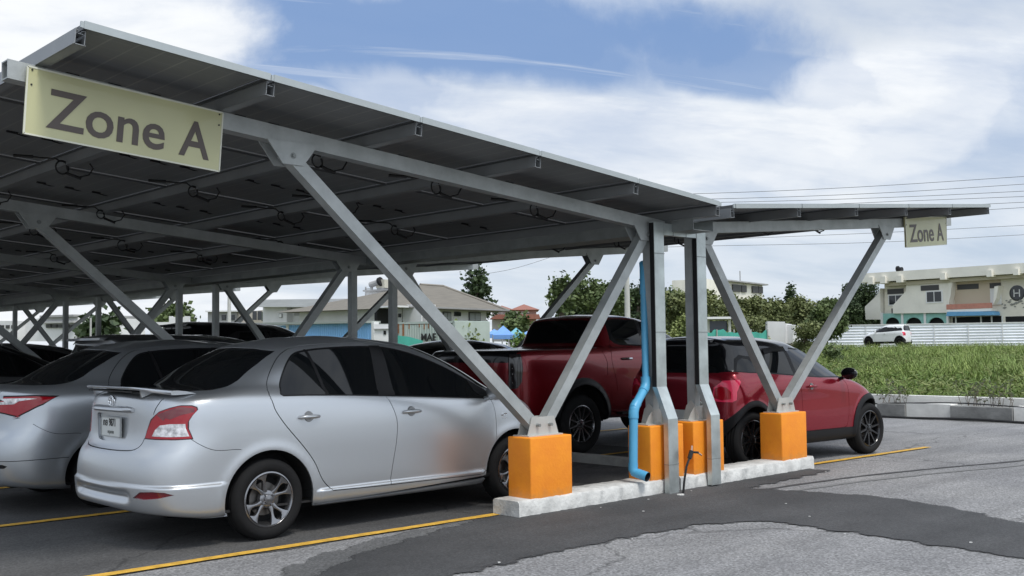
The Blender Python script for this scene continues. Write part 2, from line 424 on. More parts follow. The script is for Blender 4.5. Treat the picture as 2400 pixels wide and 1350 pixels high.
def wheel(parent, x, y, r, w, rimr, style, side, rimmat, name='wheel', n=48):
    wt = bpy.data.objects.new(name, None); link(wt, parent); wt.location = (x, y, r); wt.empty_display_size = .1
    s = side
    t = MB(); h = w/2
    prof = [(rimr, -h*.75), (rimr+.012, -h*.92), (rimr+(r-rimr)*.55, -h*1.0), (r-.022, -h*.9), (r-.004, -h*.66)]
    for g in (-.4, 0, .4): prof += [(r, h*(g-.16)), (r-.009, h*(g-.05)), (r-.009, h*(g+.05)), (r, h*(g+.16))]
    prof += [(r-.004, h*.66), (r-.022, h*.9), (rimr+(r-rimr)*.55, h), (rimr+.012, h*.92), (rimr, h*.75)]
    t.lathe(prof, n); t.build('tyre', RUBBER, wt, smooth=True, angle=50)
    # rim: barrel + lip + spokes. outward is s*y
    b = MB(); o = s*h*.86
    b.lathe([(rimr+.004, o), (rimr-.006, o+s*.004), (rimr-.014, o-s*.004), (rimr-.02, o-s*.03), (rimr-.035, 0), (rimr-.03, -o)], n)
    hub = o-s*.028
    if style == 'drop':       # four broad spokes, each pierced by a drop-shaped hole
        for kk in range(4):
            a0 = math.pi/2*kk+R(32)
            def P(rr, an, dz=0): return (rr*math.cos(an), hub+s*(.004+.028*(rr/rimr)**1.5-dz), rr*math.sin(an))
            outer = [(.045, .62), (.075, .40), (.10, .33), (.125, .345), (.15, .385), (.175, .43), (rimr-.012, .47)]
            inner = [(.045, .0), (.078, .02), (.10, .13), (.125, .20), (.15, .215), (.168, .16), (rimr-.012, .0)]
            for q in (-1, 1):
                vs = []
                for (r1, w1), (r2, w2) in zip(outer, inner):
                    for t in (0, .5, 1): vs.append(P(r1+(r2-r1)*t, a0+q*(w1+(w2-w1)*t), -.004 if t == .5 else 0))
                fs = [(i*3+j, i*3+j+1, (i+1)*3+j+1, (i+1)*3+j) for i in range(6) for j in range(2)]
                n0 = len(vs); vs += [P(r1, a0+q*w1, .032) for r1, w1 in outer]+[P(r2, a0+q*w2, .032) for r2, w2 in inner]
                fs += [(i*3, (i+1)*3, n0+i+1, n0+i) for i in range(6)]+[(i*3+2, (i+1)*3+2, n0+7+i+1, n0+7+i) for i in range(6)]
                b.add(vs, fs)
    else:
        ns = style
        for k in range(ns):
            a0 = 2*math.pi*k/ns+.2; vs = []
            for i in range(5):
                tt = i/4; rr = .04+(rimr-.012-.04)*tt; wd = .036-.012*tt; yy = hub+s*(.01+.015*tt)
                for e, dy in ((-1, -s*.03), (-.7, 0), (.7, 0), (1, -s*.03)):
                    an = a0+e*wd/2/rr; vs.append((rr*math.cos(an), yy+dy, rr*math.sin(an)))
            b.add(vs, [(i*4+j, i*4+j+1, (i+1)*4+j+1, (i+1)*4+j) for i in range(4) for j in range(3)])
    b.lathe([(.07, hub-s*.03), (.066, hub+s*.004), (.055, hub+s*.012), (.034, hub+s*.012), (.032, hub+s*.022), (.0005, hub+s*.026)], 24)
    for k in range(4):
        a = 2*math.pi*k/4+.6; b.lathe([(.010, hub), (.010, hub+s*.022), (.0005, hub+s*.023)], 8, c=(.050*math.cos(a), 0, .050*math.sin(a)))
    b.build('rim', rimmat, wt, smooth=True, angle=40)
    d = MB(); d.lathe([(.0005, hub-s*.05), (.125, hub-s*.05), (.125, hub-s*.07), (.0005, hub-s*.07)], 24)
    d.build('brake_disc', DISC, wt, smooth=True)
    d2 = MB(); d2.lathe([(.0005, -s*h*.35), (rimr-.03, -s*h*.35)], 24); d2.build('rim_back', CAVITY, wt)
    return wt

def sstep(a, b, x): t = np.clip((x-a)/(b-a), 0, 1); return t*t*(3-2*t)
def make_post(axles, arch_r, zc, flare=0.012, hw=0.85, skirt=None, extra=None):
    def post(p):
        p = p.copy(); sidef = sstep(hw*.80, hw*.93, np.abs(p[:, 1]))
        d = np.zeros(len(p))
        for ax in axles:
            r = np.hypot(p[:, 0]-ax, p[:, 2]-zc); d += flare*np.exp(-((r-arch_r-.015)/.045)**2)
        p[:, 1] += np.sign(p[:, 1])*d*sidef
        if skirt:
            z0, amt, x0, x1 = skirt
            k = (1-sstep(z0-.012, z0+.012, p[:, 2]))*sstep(x0, x0+.05, p[:, 0])*(1-sstep(x1-.05, x1, p[:, 0]))
            p[:, 1] += np.sign(p[:, 1])*amt*k*sidef
        if extra: p = extra(p)
        return p
    return post

def car_common(root, G, C, paint, tags):
    """tags: {tag:(object name, material, offset, depth, mode, parent tag)}; mode 'one' or 'pair'"""
    made = {}
    for t, (nm, m, off, dep, mode, par) in tags.items():
        if t not in G: continue
        for sd in ((0,) if mode == 'one' else (-1, 1)):
            pr = root
            if par: pr = made.get((par, sd)) or made.get((par, 0)) or root
            made[(t, sd)] = C.mesh(nm, G[t], m, pr, off, dep, sd, flat=m is GLASS and nm == 'side_window')
    return made
def underbody(root, x0, x1, hw, z0, axles, r, wellr, sk=None):
    b = MB(); b.box(((x0+x1)/2, 0, (z0+.62)/2), (x1-x0, 2*(hw-.25), .62-z0), m=0)
    for ax in axles:
        for s in (-1, 1):
            pts = arc(ax, r, wellr, -5, 185, 20); yo = [hw-.015]*21
            if sk is not None: yo = [min(hw-.015, abs(sk.pos(np.array([sk.find('a', a, max(c, .30))]))[0][1])-.012) for a, c in pts]
            for i in range(20):
                (a, c), (a2, c2) = pts[i], pts[i+1]
                b.add([(a, s*yo[i], c), (a2, s*yo[i+1], c2), (a2, s*(hw-.27), c2), (a, s*(hw-.27), c)], [(0, 1, 2, 3)])
            n0 = len(b.v); b.add([(a, s*(hw-.27), c) for a, c in pts], [list(range(21))])
    b.build('underbody', CAVITY, root, recalc=False)

def side_parts(root, hw, handles, mirror, paint, hz):
    pass

def build_mirror(root, x, y, z, paint, s):
    b = MB(); prof = []
    bm = bmesh.new(); bmesh.ops.create_uvsphere(bm, u_segments=16, v_segments=10, radius=1)
    vs = []
    for v in bm.verts:
        p = v.co; vs.append((x+p.x*.075*(1.0 if p.x > 0 else .45), y+s*(.02+p.y*.115), z+p.z*.075))
    bm.verts.index_update(); fs = [[v.index for v in f.verts] for f in bm.faces]; bm.free()
    b.add(vs, fs); b.tube([(x+.03, y-s*.07, z-.05), (x+.02, y-s*.14, z-.07)], .022, 8)
    return b.build('wing_mirror', paint, root, smooth=True)
def build_handle(parent, x, y, z, s, paint, L=.19):
    b = MB(); P = [(x-L/2, y-s*.006, z-.004), (x-L*.42, y+s*.02, z), (x-L*.2, y+s*.034, z+.002), (x+L*.2, y+s*.034, z+.002), (x+L*.42, y+s*.02, z), (x+L/2, y-s*.006, z-.002)]
    b.tube(P, [.006, .013, .0155, .0155, .013, .006], 8)
    o = b.build('door_handle', paint, parent, smooth=True, angle=60)
    c = MB(); 
    c.lathe([(.0005, y+s*.009), (.038, y+s*.009), (.047, y-s*.012)], 20, 'y', (x, 0, z)); c.build('handle_cup', mat('handle_cup_dark', (.28, .285, .29), .4, .6, coat=.5), o, smooth=True)
    return o
# ------------------------------------------------------------------ the sedan body used for the silver saloons
def sedan(root, paint, hero=True, k=(8, 7)):
    wb = 2.55; rr = .303
    rows = [
     crow(-.84, .15, .66, .30, .27, [.74, .76, .76, .74], [.205, .20, .20], 3.12, .28, .58, .20, .20),
     crow(-.945, .17, .745, .275, .245, [.822, .838, .838, .82], [.225, .215, .215], 3.24, .34, .66, .21, .21),
     crow(-.965, .17, .755, .36, .34, [.83, .852, .852, .83], [.33, .33, .32], 3.28, .34, .68, .31, .31),
     crow(-.972, .17, .76, .47, .46, [.832, .856, .857, .832], [.46, .46, .45], 3.30, .34, .69, .43, .43),
     crow(-.965, .17, .76, .60, .59, [.834, .858, .860, .834], [.60, .60, .58], 3.29, .35, .69, .53, .53),
     crow(-.935, .165, .755, .690, .68, [.835, .860, .862, .835], [.70, .70, .66], 3.26, .36, .68, .59, .59),
     crow(-.880, .16, .745, .735, .735, [.835, .859, .860, .832], [.79, .79, .77], 3.27, .36, .68, .68, .67),
     crow(-.868, .17, .735, .85, .85, [.832, .855, .856, .826], [.87, .87, .86], 3.25, .36, .68, .77, .75),
     crow(-.872, .18, .725, .97, .97, [.826, .846, .846, .815], [.96, .94, .92], 3.20, .36, .67, .85, .83),
     crow(-.868, .19, .705, 1.065, 1.045, [.812, .832, .830, .795], [1.04, 1.00, .955], 3.12, .36, .66, .91, .89),
     crow(-.845, .19, .68, 1.125, 1.095, [.785, .818, .815, .77], [1.095, 1.03, .975], 3.02, .36, .65, .955, .94),
     crow(-.62, .17, .66, 1.135, 1.120, [.76, .806, .800, .74], [1.125, 1.045, .985], 2.90, .36, .64, .985, .975),
     crow(-.43, .14, .64, 1.155, 1.140, [.73, .796, .790, .71], [1.150, 1.065, 1.00], 2.76, .36, .64, 1.02, 1.01, sx=(-.13, 2.26)),
     crow(-.36, .14, .62, 1.185, 1.165, [.70, .786, .780, .68], [1.175, 1.085, 1.01], 2.67, .36, .63, 1.05, 1.045, sx=(-.06, 2.20)),
     crow(-.17, .13, .57, 1.322, 1.290, [.645, .716, .712, .63], [1.285, 1.285, 1.24], 2.27, .34, .58, 1.265, 1.29, sx=(.10, 1.88)),
     crow(.11, .12, .50, 1.450, 1.412, [.575, .655, .660, .575], [1.405, 1.440, 1.40], 1.84, .30, .52, 1.42, 1.455, sx=(.36, 1.50)),
     crow(.23, .12, .46, 1.488, 1.455, [.53, .605, .610, .53], [1.455, 1.496, 1.455], 1.68, .28, .47, 1.455, 1.488, sx=(.46, 1.42)),
     crow(.48, .10, .27, 1.524, 1.508, [.31, .36, .36, .31], [1.512, 1.535, 1.50], 1.42, .22, .26, 1.505, 1.515, sx=(.58, 1.25)),
     [(x, 0, z) for x, z in zip(np.linspace(.60, 1.22, 19), 1.536+.012*np.sin(np.linspace(0, math.pi, 19)))],
    ]
    lip = (.462, .018)
    def extra(p):
        if hero:
            q = (1-sstep(lip[0]-.010, lip[0]+.010, p[:, 2]+.03*sstep(-.2, -.9, p[:, 0])*0))*(1-sstep(-.42, -.36, p[:, 0]))
            r = np.stack([np.where(p[:, 0] < -.6, -1, 0), np.sign(p[:, 1])*sstep(.55, .8, np.abs(p[:, 1]))], 1)
            w = sstep(-.62, -.75, p[:, 0]); p[:, 0] -= lip[1]*q*w; p[:, 1] += lip[1]*q*r[:, 1]
            # scoop under the middle of the rear bumper
            sc_ = np.exp(-((p[:, 2]-.385)/.035)**2)*sstep(-.7, -.9, p[:, 0])*(1-sstep(.40, .52, np.abs(p[:, 1]))); p[:, 0] += .035*sc_
        return p
    sk = Skin(rows, make_post((0, wb), .37, rr, .007, .85, (.335, .022, .40, 2.17), extra)); sk.prep(5 if hero else 3)
    C = Cutter(sk, *k)
    g = 0.0055
    rd_rear = [(.02, 1.12), (.035, 1.02), (.06, .95), (.144, .834), (.283, .68), (.383, .55), (.455, .41), (.545, .318)]
    bgap = [(1.105, 1.03), (1.16, .90), (1.182, .80), (1.170, .65), (1.140, .50), (1.105, .308)]
    fd_front = [(2.27, .955), (2.295, .87), (2.31, .72), (2.30, .557), (2.27, .42), (2.20, .335)]
    frame = [(.02, 1.12), (.055, 1.19), (.115, 1.27), (.20, 1.35), (.30, 1.412), (.40, 1.445), (.52, 1.462), (.80, 1.476), (1.10, 1.476), (1.36, 1.458), (1.60, 1.412), (1.84, 1.335), (2.06, 1.235), (2.22, 1.14), (2.34, 1.05)]
    rdr = smooth2(rd_rear, 4); bg = smooth2(bgap, 4); fdf = smooth2(fd_front, 4); fr = smooth2(frame, 4)
    dlo = smooth2([(.125, 1.088), (.16, 1.17), (.225, 1.265), (.30, 1.345), (.38, 1.395), (.50, 1.418), (.70, 1.434), (.98, 1.440), (1.22, 1.430), (1.46, 1.392), (1.70, 1.325), (1.92, 1.242), (2.12, 1.150), (2.26, 1.07), (2.345, 1.005)], 4)
    belt = [(2.33, .965), (2.0, .985), (1.6, 1.012), (1.12, 1.040), (.7, 1.062), (.35, 1.076), (.14, 1.080)]
    split = next(i for i, q in enumerate(fr) if q[0] > 1.12)
    rear_door = fr[:split]+[(1.12, 1.476)]+bg+[(1.0, .308), (.75, .313)]+rdr[::-1]
    front_door = [(1.12, 1.476)]+fr[split:]+fdf+[(2.1, .30), (1.6, .304), (1.15, .308)]+bg[::-1]
    C.region('rear_door', S_(rear_door)); C.region('front_door', S_(front_door))
    C.region('gap', strip(rdr+[(.75, .313), (1.0, .308), (1.6, .304), (2.1, .298), (2.20, .335)], g*1.3)); C.region('gap', strip(bg, g)); C.region('gap', strip(fdf, g*.8)); C.region('gap', strip(fr, g))
    C.region('trim', S_(off_poly(dlo+belt, .011)))
    C.region('glass_f', S_(dlo+belt))
    C.region('pillar', S_([(1.03, 1.045), (1.055, 1.455), (1.185, 1.455), (1.20, 1.036)]))
    C.region('pillar2', S_([(2.16, 1.15), (2.37, 1.04), (2.37, .95), (2.235, .95), (2.185, 1.04)]))
    C.region('pillar3', S_([(.455, 1.43), (.478, 1.43), (.545, 1.065), (.518, 1.065)]))
    # wheel arches
    C.region('hole', hole_pts(0, rr, .372))
    C.region('hole', hole_pts(wb, rr, .372))
    # rear bumper seam, boot lid, lamps
    C.region('gap', strip(smooth2([(-.62, .80), (-.56, .755), (-.48, .715), (-.40, .70), (-.30, .70), (-.24, .695)], 4), .004))
    if hero:
        lamp = [('r', .50, .800), ('r', .515, .86), ('r', .545, .925), ('r', .60, .985), ('r', .66, 1.012), ('s', -.66, 1.030), ('s', -.595, 1.028), ('s', -.565, 1.015), ('s', -.562, .995), ('s', -.60, .955), ('s', -.625, .915), ('s', -.628, .875), ('s', -.605, .80), ('s', -.68, .797), ('r', .68, .797), ('r', .60, .797)]
        C.region('lampedge', [(q[0], q[1]+(.008 if q[0] == 's' else -.008 if q[1] < .6 else 0), q[2]+(.007 if q[2] > .9 else -.007)) for q in lamp])
        C.region('lamp', lamp)
        C.region('lampclear', [('r', .565, .815), ('r', .585, .86), ('r', .62, .893), ('s', -.72, .903), ('s', -.64, .903), ('s', -.638, .87), ('s', -.622, .815), ('s', -.70, .812), ('r', .66, .812)])
        C.region('lampdark', [('r', .585, .968), ('r', .64, .925), ('s', -.74, .945), ('s', -.72, .935), ('s', -.66, .965), ('s', -.58, .985), ('s', -.575, 1.012), ('s', -.66, 1.024), ('r', .66, 1.002)])
        C.region('lidgap', strip([(.59, 1.085), (.585, 1.05), (.572, 1.015), (.56, .97)], .007, 'r'))
        lid = [(.495, .80), (.47, .745), (.42, .715), (.33, .705), (.15, .70), (0, .70)]
        C.region('lidgap', strip(smooth2(lid, 4), .007, 'r'))
        rec = smooth2([(0, .755), (.16, .757), (.235, .775), (.27, .82), (.285, .90), (.29, .955), (.15, .958), (0, .958)], 3)
        C.region('recess', S_(rec, 'r'))
        C.region('fog', [('r', .53, .385), ('r', .60, .43), ('r', .70, .435), ('s', -.80, .43), ('s', -.74, .41), ('r', .72, .385), ('r', .62, .375)])
    else:
        lamp = [('r', .30, .93), ('r', .30, .995), ('r', .55, 1.00), ('s', -.78, 1.035), ('s', -.60, 1.04), ('s', -.44, 1.028), ('s', -.54, .975), ('s', -.64, .92), ('s', -.72, .865), ('s', -.745, .853), ('r', .72, .865), ('r', .60, .895), ('r', .45, .915)]
        C.region('lampedge', [(q[0], q[1]+(.03 if q[1] == -.44 else 0), q[2]+(.012 if q[2] > .98 else -.012)) for q in lamp])
        C.region('lamp', lamp)
        C.region('lampclear', [('r', .34, .962), ('r', .34, .990), ('r', .58, .993), ('s', -.80, 1.020), ('s', -.66, 1.024), ('s', -.58, 1.018), ('s', -.70, .998), ('r', .66, .972)])
        C.region('lidgap', strip(smooth2([(.50, 1.09), (.47, 1.04), (.44, 1.005)], 3), .006, 'r'))
        C.region('lidgap', strip(smooth2([(.46, .90), (.46, .82), (.42, .74), (.30, .715), (0, .71)], 3), .007, 'r'))
        C.region('recess', S_([(0, .76), (.27, .76), (.29, .90), (0, .90)], 'r'))
        C.region('fog', [('r', .55, .42), ('r', .55, .455), ('r', .72, .455), ('s', -.83, .455), ('s', -.80, .44), ('s', -.82, .42), ('r', .72, .42)])
        C.region('gap', strip([(-.94, .485), (-.6, .487), (-.34, .49)], .006)); 
    C.region('screen_edge', S_([(0, 1.135), (.30, 1.133), (.52, 1.128), (.625, 1.132), (.615, 1.20), (.555, 1.32), (.485, 1.418), (.30, 1.442), (0, 1.452)], 'r'))
    C.region('rear_screen', S_([(0, 1.147), (.30, 1.145), (.52, 1.140), (.607, 1.144), (.597, 1.20), (.54, 1.32), (.473, 1.407), (.30, 1.432), (0, 1.442)], 'r'))
    C.region('front_screen', S_([(0, 1.04), (.35, 1.035), (.56, 1.03), (.60, 1.06), (.54, 1.22), (.46, 1.40), (.44, 1.425), (.3, 1.45), (0, 1.46)], 'f'))
    C.region('headlamp', [('f', .42, .60), ('f', .42, .66), ('f', .55, .74), ('s', 3.0, .84), ('s', 2.86, .86), ('s', 2.90, .76), ('s', 2.98, .68), ('f', .6, .60)])
    C.region('grille', S_([(0, .30), (.38, .30), (.40, .40), (0, .42)], 'f')); C.region('grille', S_([(0, .56), (.28, .56), (.30, .64), (0, .65)], 'f'))
    G = C.finish(); G.pop('hole', None)
    tags = {
     'body': ('body_shell', paint, 0, .02, 'one', None),
     'rear_door': ('rear_door', paint, 0, .012, 'pair', None), 'front_door': ('front_door', paint, 0, .012, 'pair', None),
     'gap': ('panel_gap', CAVITY, -.010, .004, 'one', None), 'lidgap': ('boot_lid_gap', CAVITY, -.012, .004, 'one', None),
     'trim': ('window_trim', BLACK, -.001, .01, 'pair', None),
     'glass_f': ('side_window', GLASS, -.006, .004, 'pair', None), 'pillar': ('window_pillar', BLACK, -.003, .004, 'pair', None), 'pillar2': ('mirror_base', BLACK, -.003, .004, 'pair', None), 'pillar3': ('quarter_window_bar', BLACK, -.003, .004, 'pair', None),
     'lampedge': ('tail_light_surround', mat('lamp_seal_dark', (.05, .008, .01), .3) if hero else BLACK, -.002, .012, 'pair', None),
     'lamp': ('tail_light', REDLENS, .002, .01, 'pair', None),
     'lampclear': ('clear_lens', CLEARLENS, .003, .006, 'pair', 'lamp'), 'lampdark': ('dark_lens', REDLENS_D, .0025, .006, 'pair', 'lamp'),
     'recess': ('plate_recess', paint, -.022, .02, 'one', None), 'fog': ('rear_reflector', REDLENS_D if hero else BLACK, -.014, .01, 'pair', None),
     'screen_edge': ('rear_window_seal', BLACKP, -.002, .01, 'one', None), 'rear_screen': ('rear_window', GLASS, -.003, .004, 'one', None),
     'front_screen': ('windscreen', GLASS, -.002, .01, 'one', None), 'headlamp': ('headlight', CLEARLENS, .001, .01, 'pair', None), 'grille': ('grille', BLACK, -.02, .02, 'one', None),
    }
    made = car_common(root, G, C, paint, tags)
    underbody(root, -.72, 3.0, .85, .235, (0, wb), rr, .385, sk)
    for x in (0, wb):
        for s in (-1, 1): wheel(root, x, s*.745, rr, .19, .205, 'drop' if hero else 10, s, RIM)
    if True:
        for s in (-1, 1):
            build_mirror(root, 2.20, s*.93, 1.03, paint, s)
            yy = s*abs(sk.pos(np.array([sk.find('s', .33, .905)]))[0][1]); build_handle(made[('rear_door', s)], .335, yy, .905, s, paint)
            yy = s*abs(sk.pos(np.array([sk.find('s', 1.33, .895)]))[0][1]); build_handle(made[('front_door', s)], 1.335, yy, .895, s, paint)
    # number plate
    def yr(y, z): return sk.pos(np.array([sk.find('r', abs(y), z)]))[0][0]
    px = yr(0.05, .86)+.004
    b = MB(); b.box((px, 0, .862), (.012, .34, .15), bev=.004); b.build('number_plate', PLATEW, root)
    if hero:
        b = MB(); 
        for sx in (-1, 1):
            pass
        b.box((px-.008, 0, .790), (.006, .355, .008)); b.box((px-.008, 0, .934), (.006, .355, .008)); b.box((px-.008, -.174, .862), (.006, .008, .15)); b.box((px-.008, .174, .862), (.006, .008, .15))
        b.build('plate_frame', mat('plate_frame_grey', (.42, .44, .44), .4, .4), root)
        fm = FR((px-.008, .145, .868), (0, -1, 0), (0, 0, 1))
        add_text('plate_text', '\u0e01\u0e22', .075, fm, INK, root, .001, .0008)
        add_text('plate_text', '9871', .080, FR((px-.008, .035, .868), (0, -1, 0), (0, 0, 1)) @ Matrix.Diagonal((.80, 1, 1, 1)), INK, root, .001, .0010)
        add_text('plate_text', '\u0e01\u0e23\u0e38\u0e07\u0e40\u0e17\u0e1e', .036, FR((px-.008, 0, .812), (0, -1, 0), (0, 0, 1)), mat('faded_ink', (.18, .19, .18), .5), root, .001, 0, 'CENTER')
        # garnish above the plate
        b = MB(); vs = []; ys = np.linspace(-.345, .345, 15)
        prof = [(0, .972), (-.030, .974), (-.043, .988), (-.040, 1.004), (-.02, 1.016), (.01, 1.02)]
        for y in ys:
            tpr = 1-.55*max(0, (abs(y)-.26)/.085)**2
            x0 = yr(y, .985)
            for a, c in prof: vs.append((x0+a*tpr, y, .995+(c-.995)*(tpr*.6+.4)+.004))
        b.add(vs, [(i*6+j, i*6+j+1, (i+1)*6+j+1, (i+1)*6+j) for i in range(14) for j in range(5)]+[list(range(6))[::-1], [14*6+j for j in range(6)]])
        b.build('boot_garnish', paint, root, smooth=True, angle=50)
        # round badge: oval ring with two inner ovals
        ex = yr(0, 1.055)-.004
        b = MB(); 
        def oval(a, c, cz, r=.0045, tilt=0): return [(ex+.10*(cz+c*math.sin(t)-1.05)*.12, a*math.cos(t), cz+c*math.sin(t)) for t in np.linspace(0, 2*math.pi, 33)]
        b.tube(oval(.052, .036, 1.055), .006, 8, False); b.tube(oval(.020, .034, 1.055), .005, 8, False); b.tube(oval(.036, .013, 1.074), .0045, 8, False)
        b.build('badge', CHROME, root, smooth=True)
        b = MB(); b.add([(ex+.004, .05*math.cos(t), 1.055+.034*math.sin(t)) for t in np.linspace(0, 2*math.pi, 24, endpoint=False)], [list(range(24))]); b.build('badge_plate', BLACK, root)
        # boot lock
        # spoiler: a raised blade whose ends sweep forward and down onto the boot
        b = MB(); n = 41; ys = np.linspace(-.67, .67, n); vs = []
        for y in ys:
            e = min(1, max(0, (abs(y)-.40)/.27)); e2 = e*e*(3-2*e)
            zc = 1.160-.034*e2; xr_ = -.905+.03*(abs(y)/.4)**2*.4+.16*e2; ch = .125+.075*min(1, e*1.6); th = .018+.014*e2
            for a, c in ((0, .1), (.04, .9), (.25, 1.15), (.6, .9), (1, .05), (.6, -.5), (.25, -.9), (.04, -1.0)):
                vs.append((xr_+a*ch, y, zc+c*th*.5-.012*a))
        b.add(vs, [(i*8+j, i*8+(j+1) % 8, (i+1)*8+(j+1) % 8, (i+1)*8+j) for i in range(n-1) for j in range(8)]+[list(range(8))[::-1], [(n-1)*8+j for j in range(8)]])
        for s in (-1, 1):
            b.prism([(-.82, 1.09), (-.74, 1.12), (-.73, 1.150), (-.835, 1.152)], 'y', s*.415, s*.435)
        b.build('spoiler', paint, root, smooth=True, angle=50)
        b = MB(); b.box((-.83, 0, 1.132), (.10, .80, .010)); b.build('spoiler_underside', BLACK, root)
        # side badge by the front door
        yy = sk.pos(np.array([sk.find('s', 2.40, .80)]))[0][1]
        for s in (-1, 1):
            b = MB(); b.tube([(2.41+.032*math.cos(t), s*(yy+.002), .812+.013*math.sin(t)) for t in np.linspace(0, 2*math.pi, 25)], .003, 6, False)
            b.tube([(2.41+.013*math.cos(t), s*(yy+.002), .812+.012*math.sin(t)) for t in np.linspace(0, 2*math.pi, 25)], .0025, 6, False)
            b.box((2.41, s*(yy+.001), .782), (.06, .004, .010)); b.build('side_badge', CHROME, root, smooth=True)
    else:
        b = MB(); b.box((yr(0, .93)-.01, 0, .935), (.02, .60, .035), bev=.006); b.build('boot_garnish', CHROME, root)
    return sk
# ------------------------------------------------------------------ hatchbacks / estates
def hatch(root, paint, roofm, k=(5, 4), clad=True, rimm=None, spokes=10, lampm=None, visor=True, fine=3, ovh=.62):
    wb, rr, hw = 2.66, .325, .87
    lampm = lampm or REDLENS_B
    rows = [
     crow(-.66, .15, .62, .32, .30, [.74, .78, .78, .74], [.24, .22, .22], 3.12, .26, .58, .22, .22),
     crow(-.79, .16, .75, .31, .29, [.85, .858, .858, .84], [.26, .235, .24], 3.30, .36, .66, .24, .24),
     crow(-.82, .16, .77, .42, .42, [.86, .870, .870, .85], [.37, .36, .36], 3.36, .38, .69, .35, .35),
     crow(-.825, .16, .775, .56, .56, [.865, .874, .874, .855], [.50, .49, .50], 3.40, .38, .70, .48, .48),
     crow(-.82, .16, .77, .68, .68, [.868, .872, .870, .855], [.64, .62, .63], 3.40, .40, .70, .60, .60),
     crow(-.81, .16, .765, .79, .80, [.872, .864, .864, .853], [.78, .75, .75], 3.36, .42, .70, .70, .69),
     crow(-.80, .16, .76, .89, .90, [.870, .868, .866, .848], [.88, .86, .85], 3.26, .44, .70, .79, .77),
     crow(-.80, .17, .745, .98, 1.00, [.850, .862, .860, .83], [.98, .95, .92], 3.10, .46, .68, .87, .85),
     crow(-.79, .18, .72, 1.04, 1.06, [.805, .836, .838, .80], [1.06, 1.02, .965], 2.92, .44, .66, .93, .92),
     crow(-.775, .18, .71, 1.075, 1.085, [.785, .820, .825, .775], [1.09, 1.045, .985], 2.74, .42, .64, .97, .97),
     crow(-.76, .18, .70, 1.11, 1.11, [.775, .806, .810, .75], [1.115, 1.07, 1.01], 2.56, .38, .63, 1.01, 1.02, sx=(-.30, 2.05)),
     crow(-.67, .16, .66, 1.27, 1.27, [.72, .75, .75, .68], [1.24, 1.23, 1.19], 2.10, .32, .60, 1.20, 1.23, sx=(-.25, 1.72)),
     crow(-.55, .15, .62, 1.415, 1.40, [.665, .69, .69, .63], [1.375, 1.375, 1.33], 1.66, .28, .56, 1.36, 1.39, sx=(-.18, 1.34)),
     crow(-.60, .15, .59, 1.465, 1.45, [.635, .655, .655, .60], [1.43, 1.43, 1.385], 1.52, .28, .53, 1.41, 1.44, sx=(-.22, 1.22)),
     crow(-.55, .13, .54, 1.492, 1.480, [.56, .59, .59, .54], [1.47, 1.475, 1.44], 1.42, .26, .48, 1.445, 1.47, sx=(-.2, 1.12)),
     crow(-.30, .10, .28, 1.518, 1.512, [.31, .34, .34, .32], [1.51, 1.515, 1.49], 1.22, .20, .27, 1.485, 1.497, sx=(-.05, 1.0)),
     [(x, 0, 1.524) for x in np.linspace(-.05, 1.0, 19)],
    ]
    xm_ = (lambda x: x*ovh if x < 0 else x)
    def ex_(p): p[:, 0] = np.where(p[:, 0] < 0, p[:, 0]*ovh, p[:, 0]); return p
    pp = make_post((0, wb), .38, rr, .020, hw)
    sk = Skin(rows, lambda p: pp(ex_(p.copy()))); sk.xmap = xm_; sk.prep(fine); C = Cutter(sk, *k)
    if clad:
        for ax, tg in ((0, 'clad_r'), (wb, 'clad_f')): C.region(tg, [('a', *q) for q in arc(ax, rr, .45, 190 if ax else 160, -10, 24)]+[('0', ax+.45, .26), ('0', ax-(.45 if ax else .40), .26)])
        C.region('cladding', [('s', .40, .37), ('s', .9, .375), ('s', 1.5, .375), ('s', 2.3, .37), ('0', 2.3, .26), ('0', 1.5, .26), ('0', .9, .26), ('0', .4, .26)])
    for ax in (0, wb): C.region('hole', hole_pts(ax, rr, .385))
    if roofm is not paint:
        top = [('s', x, z) for x, z in [(2.28, 1.0), (2.0, 1.13), (1.8, 1.20), (1.6, 1.27), (1.4, 1.31), (1.0, 1.33), (.5, 1.32), (.3, 1.24), (.1, 1.22), (-.25, 1.18), (-.33, 1.105)]]
        q = [tuple(sk.find(*p)) for p in top]; C.region('roof', None, uv=q+[(0, q[-1][1]), (0, sk.nv-1), (sk.nu-1, sk.nv-1), (sk.nu-1, q[0][1])])
    C.region('black', S_([(-.42, 1.105), (-.30, 1.25), (-.12, 1.30), (.20, 1.27), (.42, 1.37), (.9, 1.385), (1.45, 1.35), (1.75, 1.255), (2.10, 1.05), (2.12, .985), (1.5, 1.0), (.93, 1.035), (.33, 1.075)]))
    C.region('glass', S_([(-.36, 1.115), (-.22, 1.225), (-.05, 1.262), (.09, 1.245), (.24, 1.13), (.28, 1.09)]))
    C.region('glass2', S_([(.36, 1.090), (.47, 1.35), (.90, 1.365), (.93, 1.05)]))
    C.region('glass3', S_([(1.00, 1.045), (.98, 1.365), (1.42, 1.335), (1.72, 1.24), (2.02, 1.06), (2.02, 1.005), (1.5, 1.015)]))
    g = .006
    C.region('gap', strip(smooth2([(.30, 1.07), (.36, .98), (.44, .80), (.47, .60), (.56, .42), (.66, .37)], 4), g)); C.region('gap', strip(smooth2([(.96, 1.03), (1.02, .85), (1.03, .65), (1.0, .37)], 4), g))
    C.region('gap', strip(smooth2([(2.05, .985), (2.12, .88), (2.13, .65), (2.08, .42), (2.0, .37)], 4), g)); 
    C.region('gap', strip([(.66, .372), (1.3, .372), (2.0, .372)], g*.8))
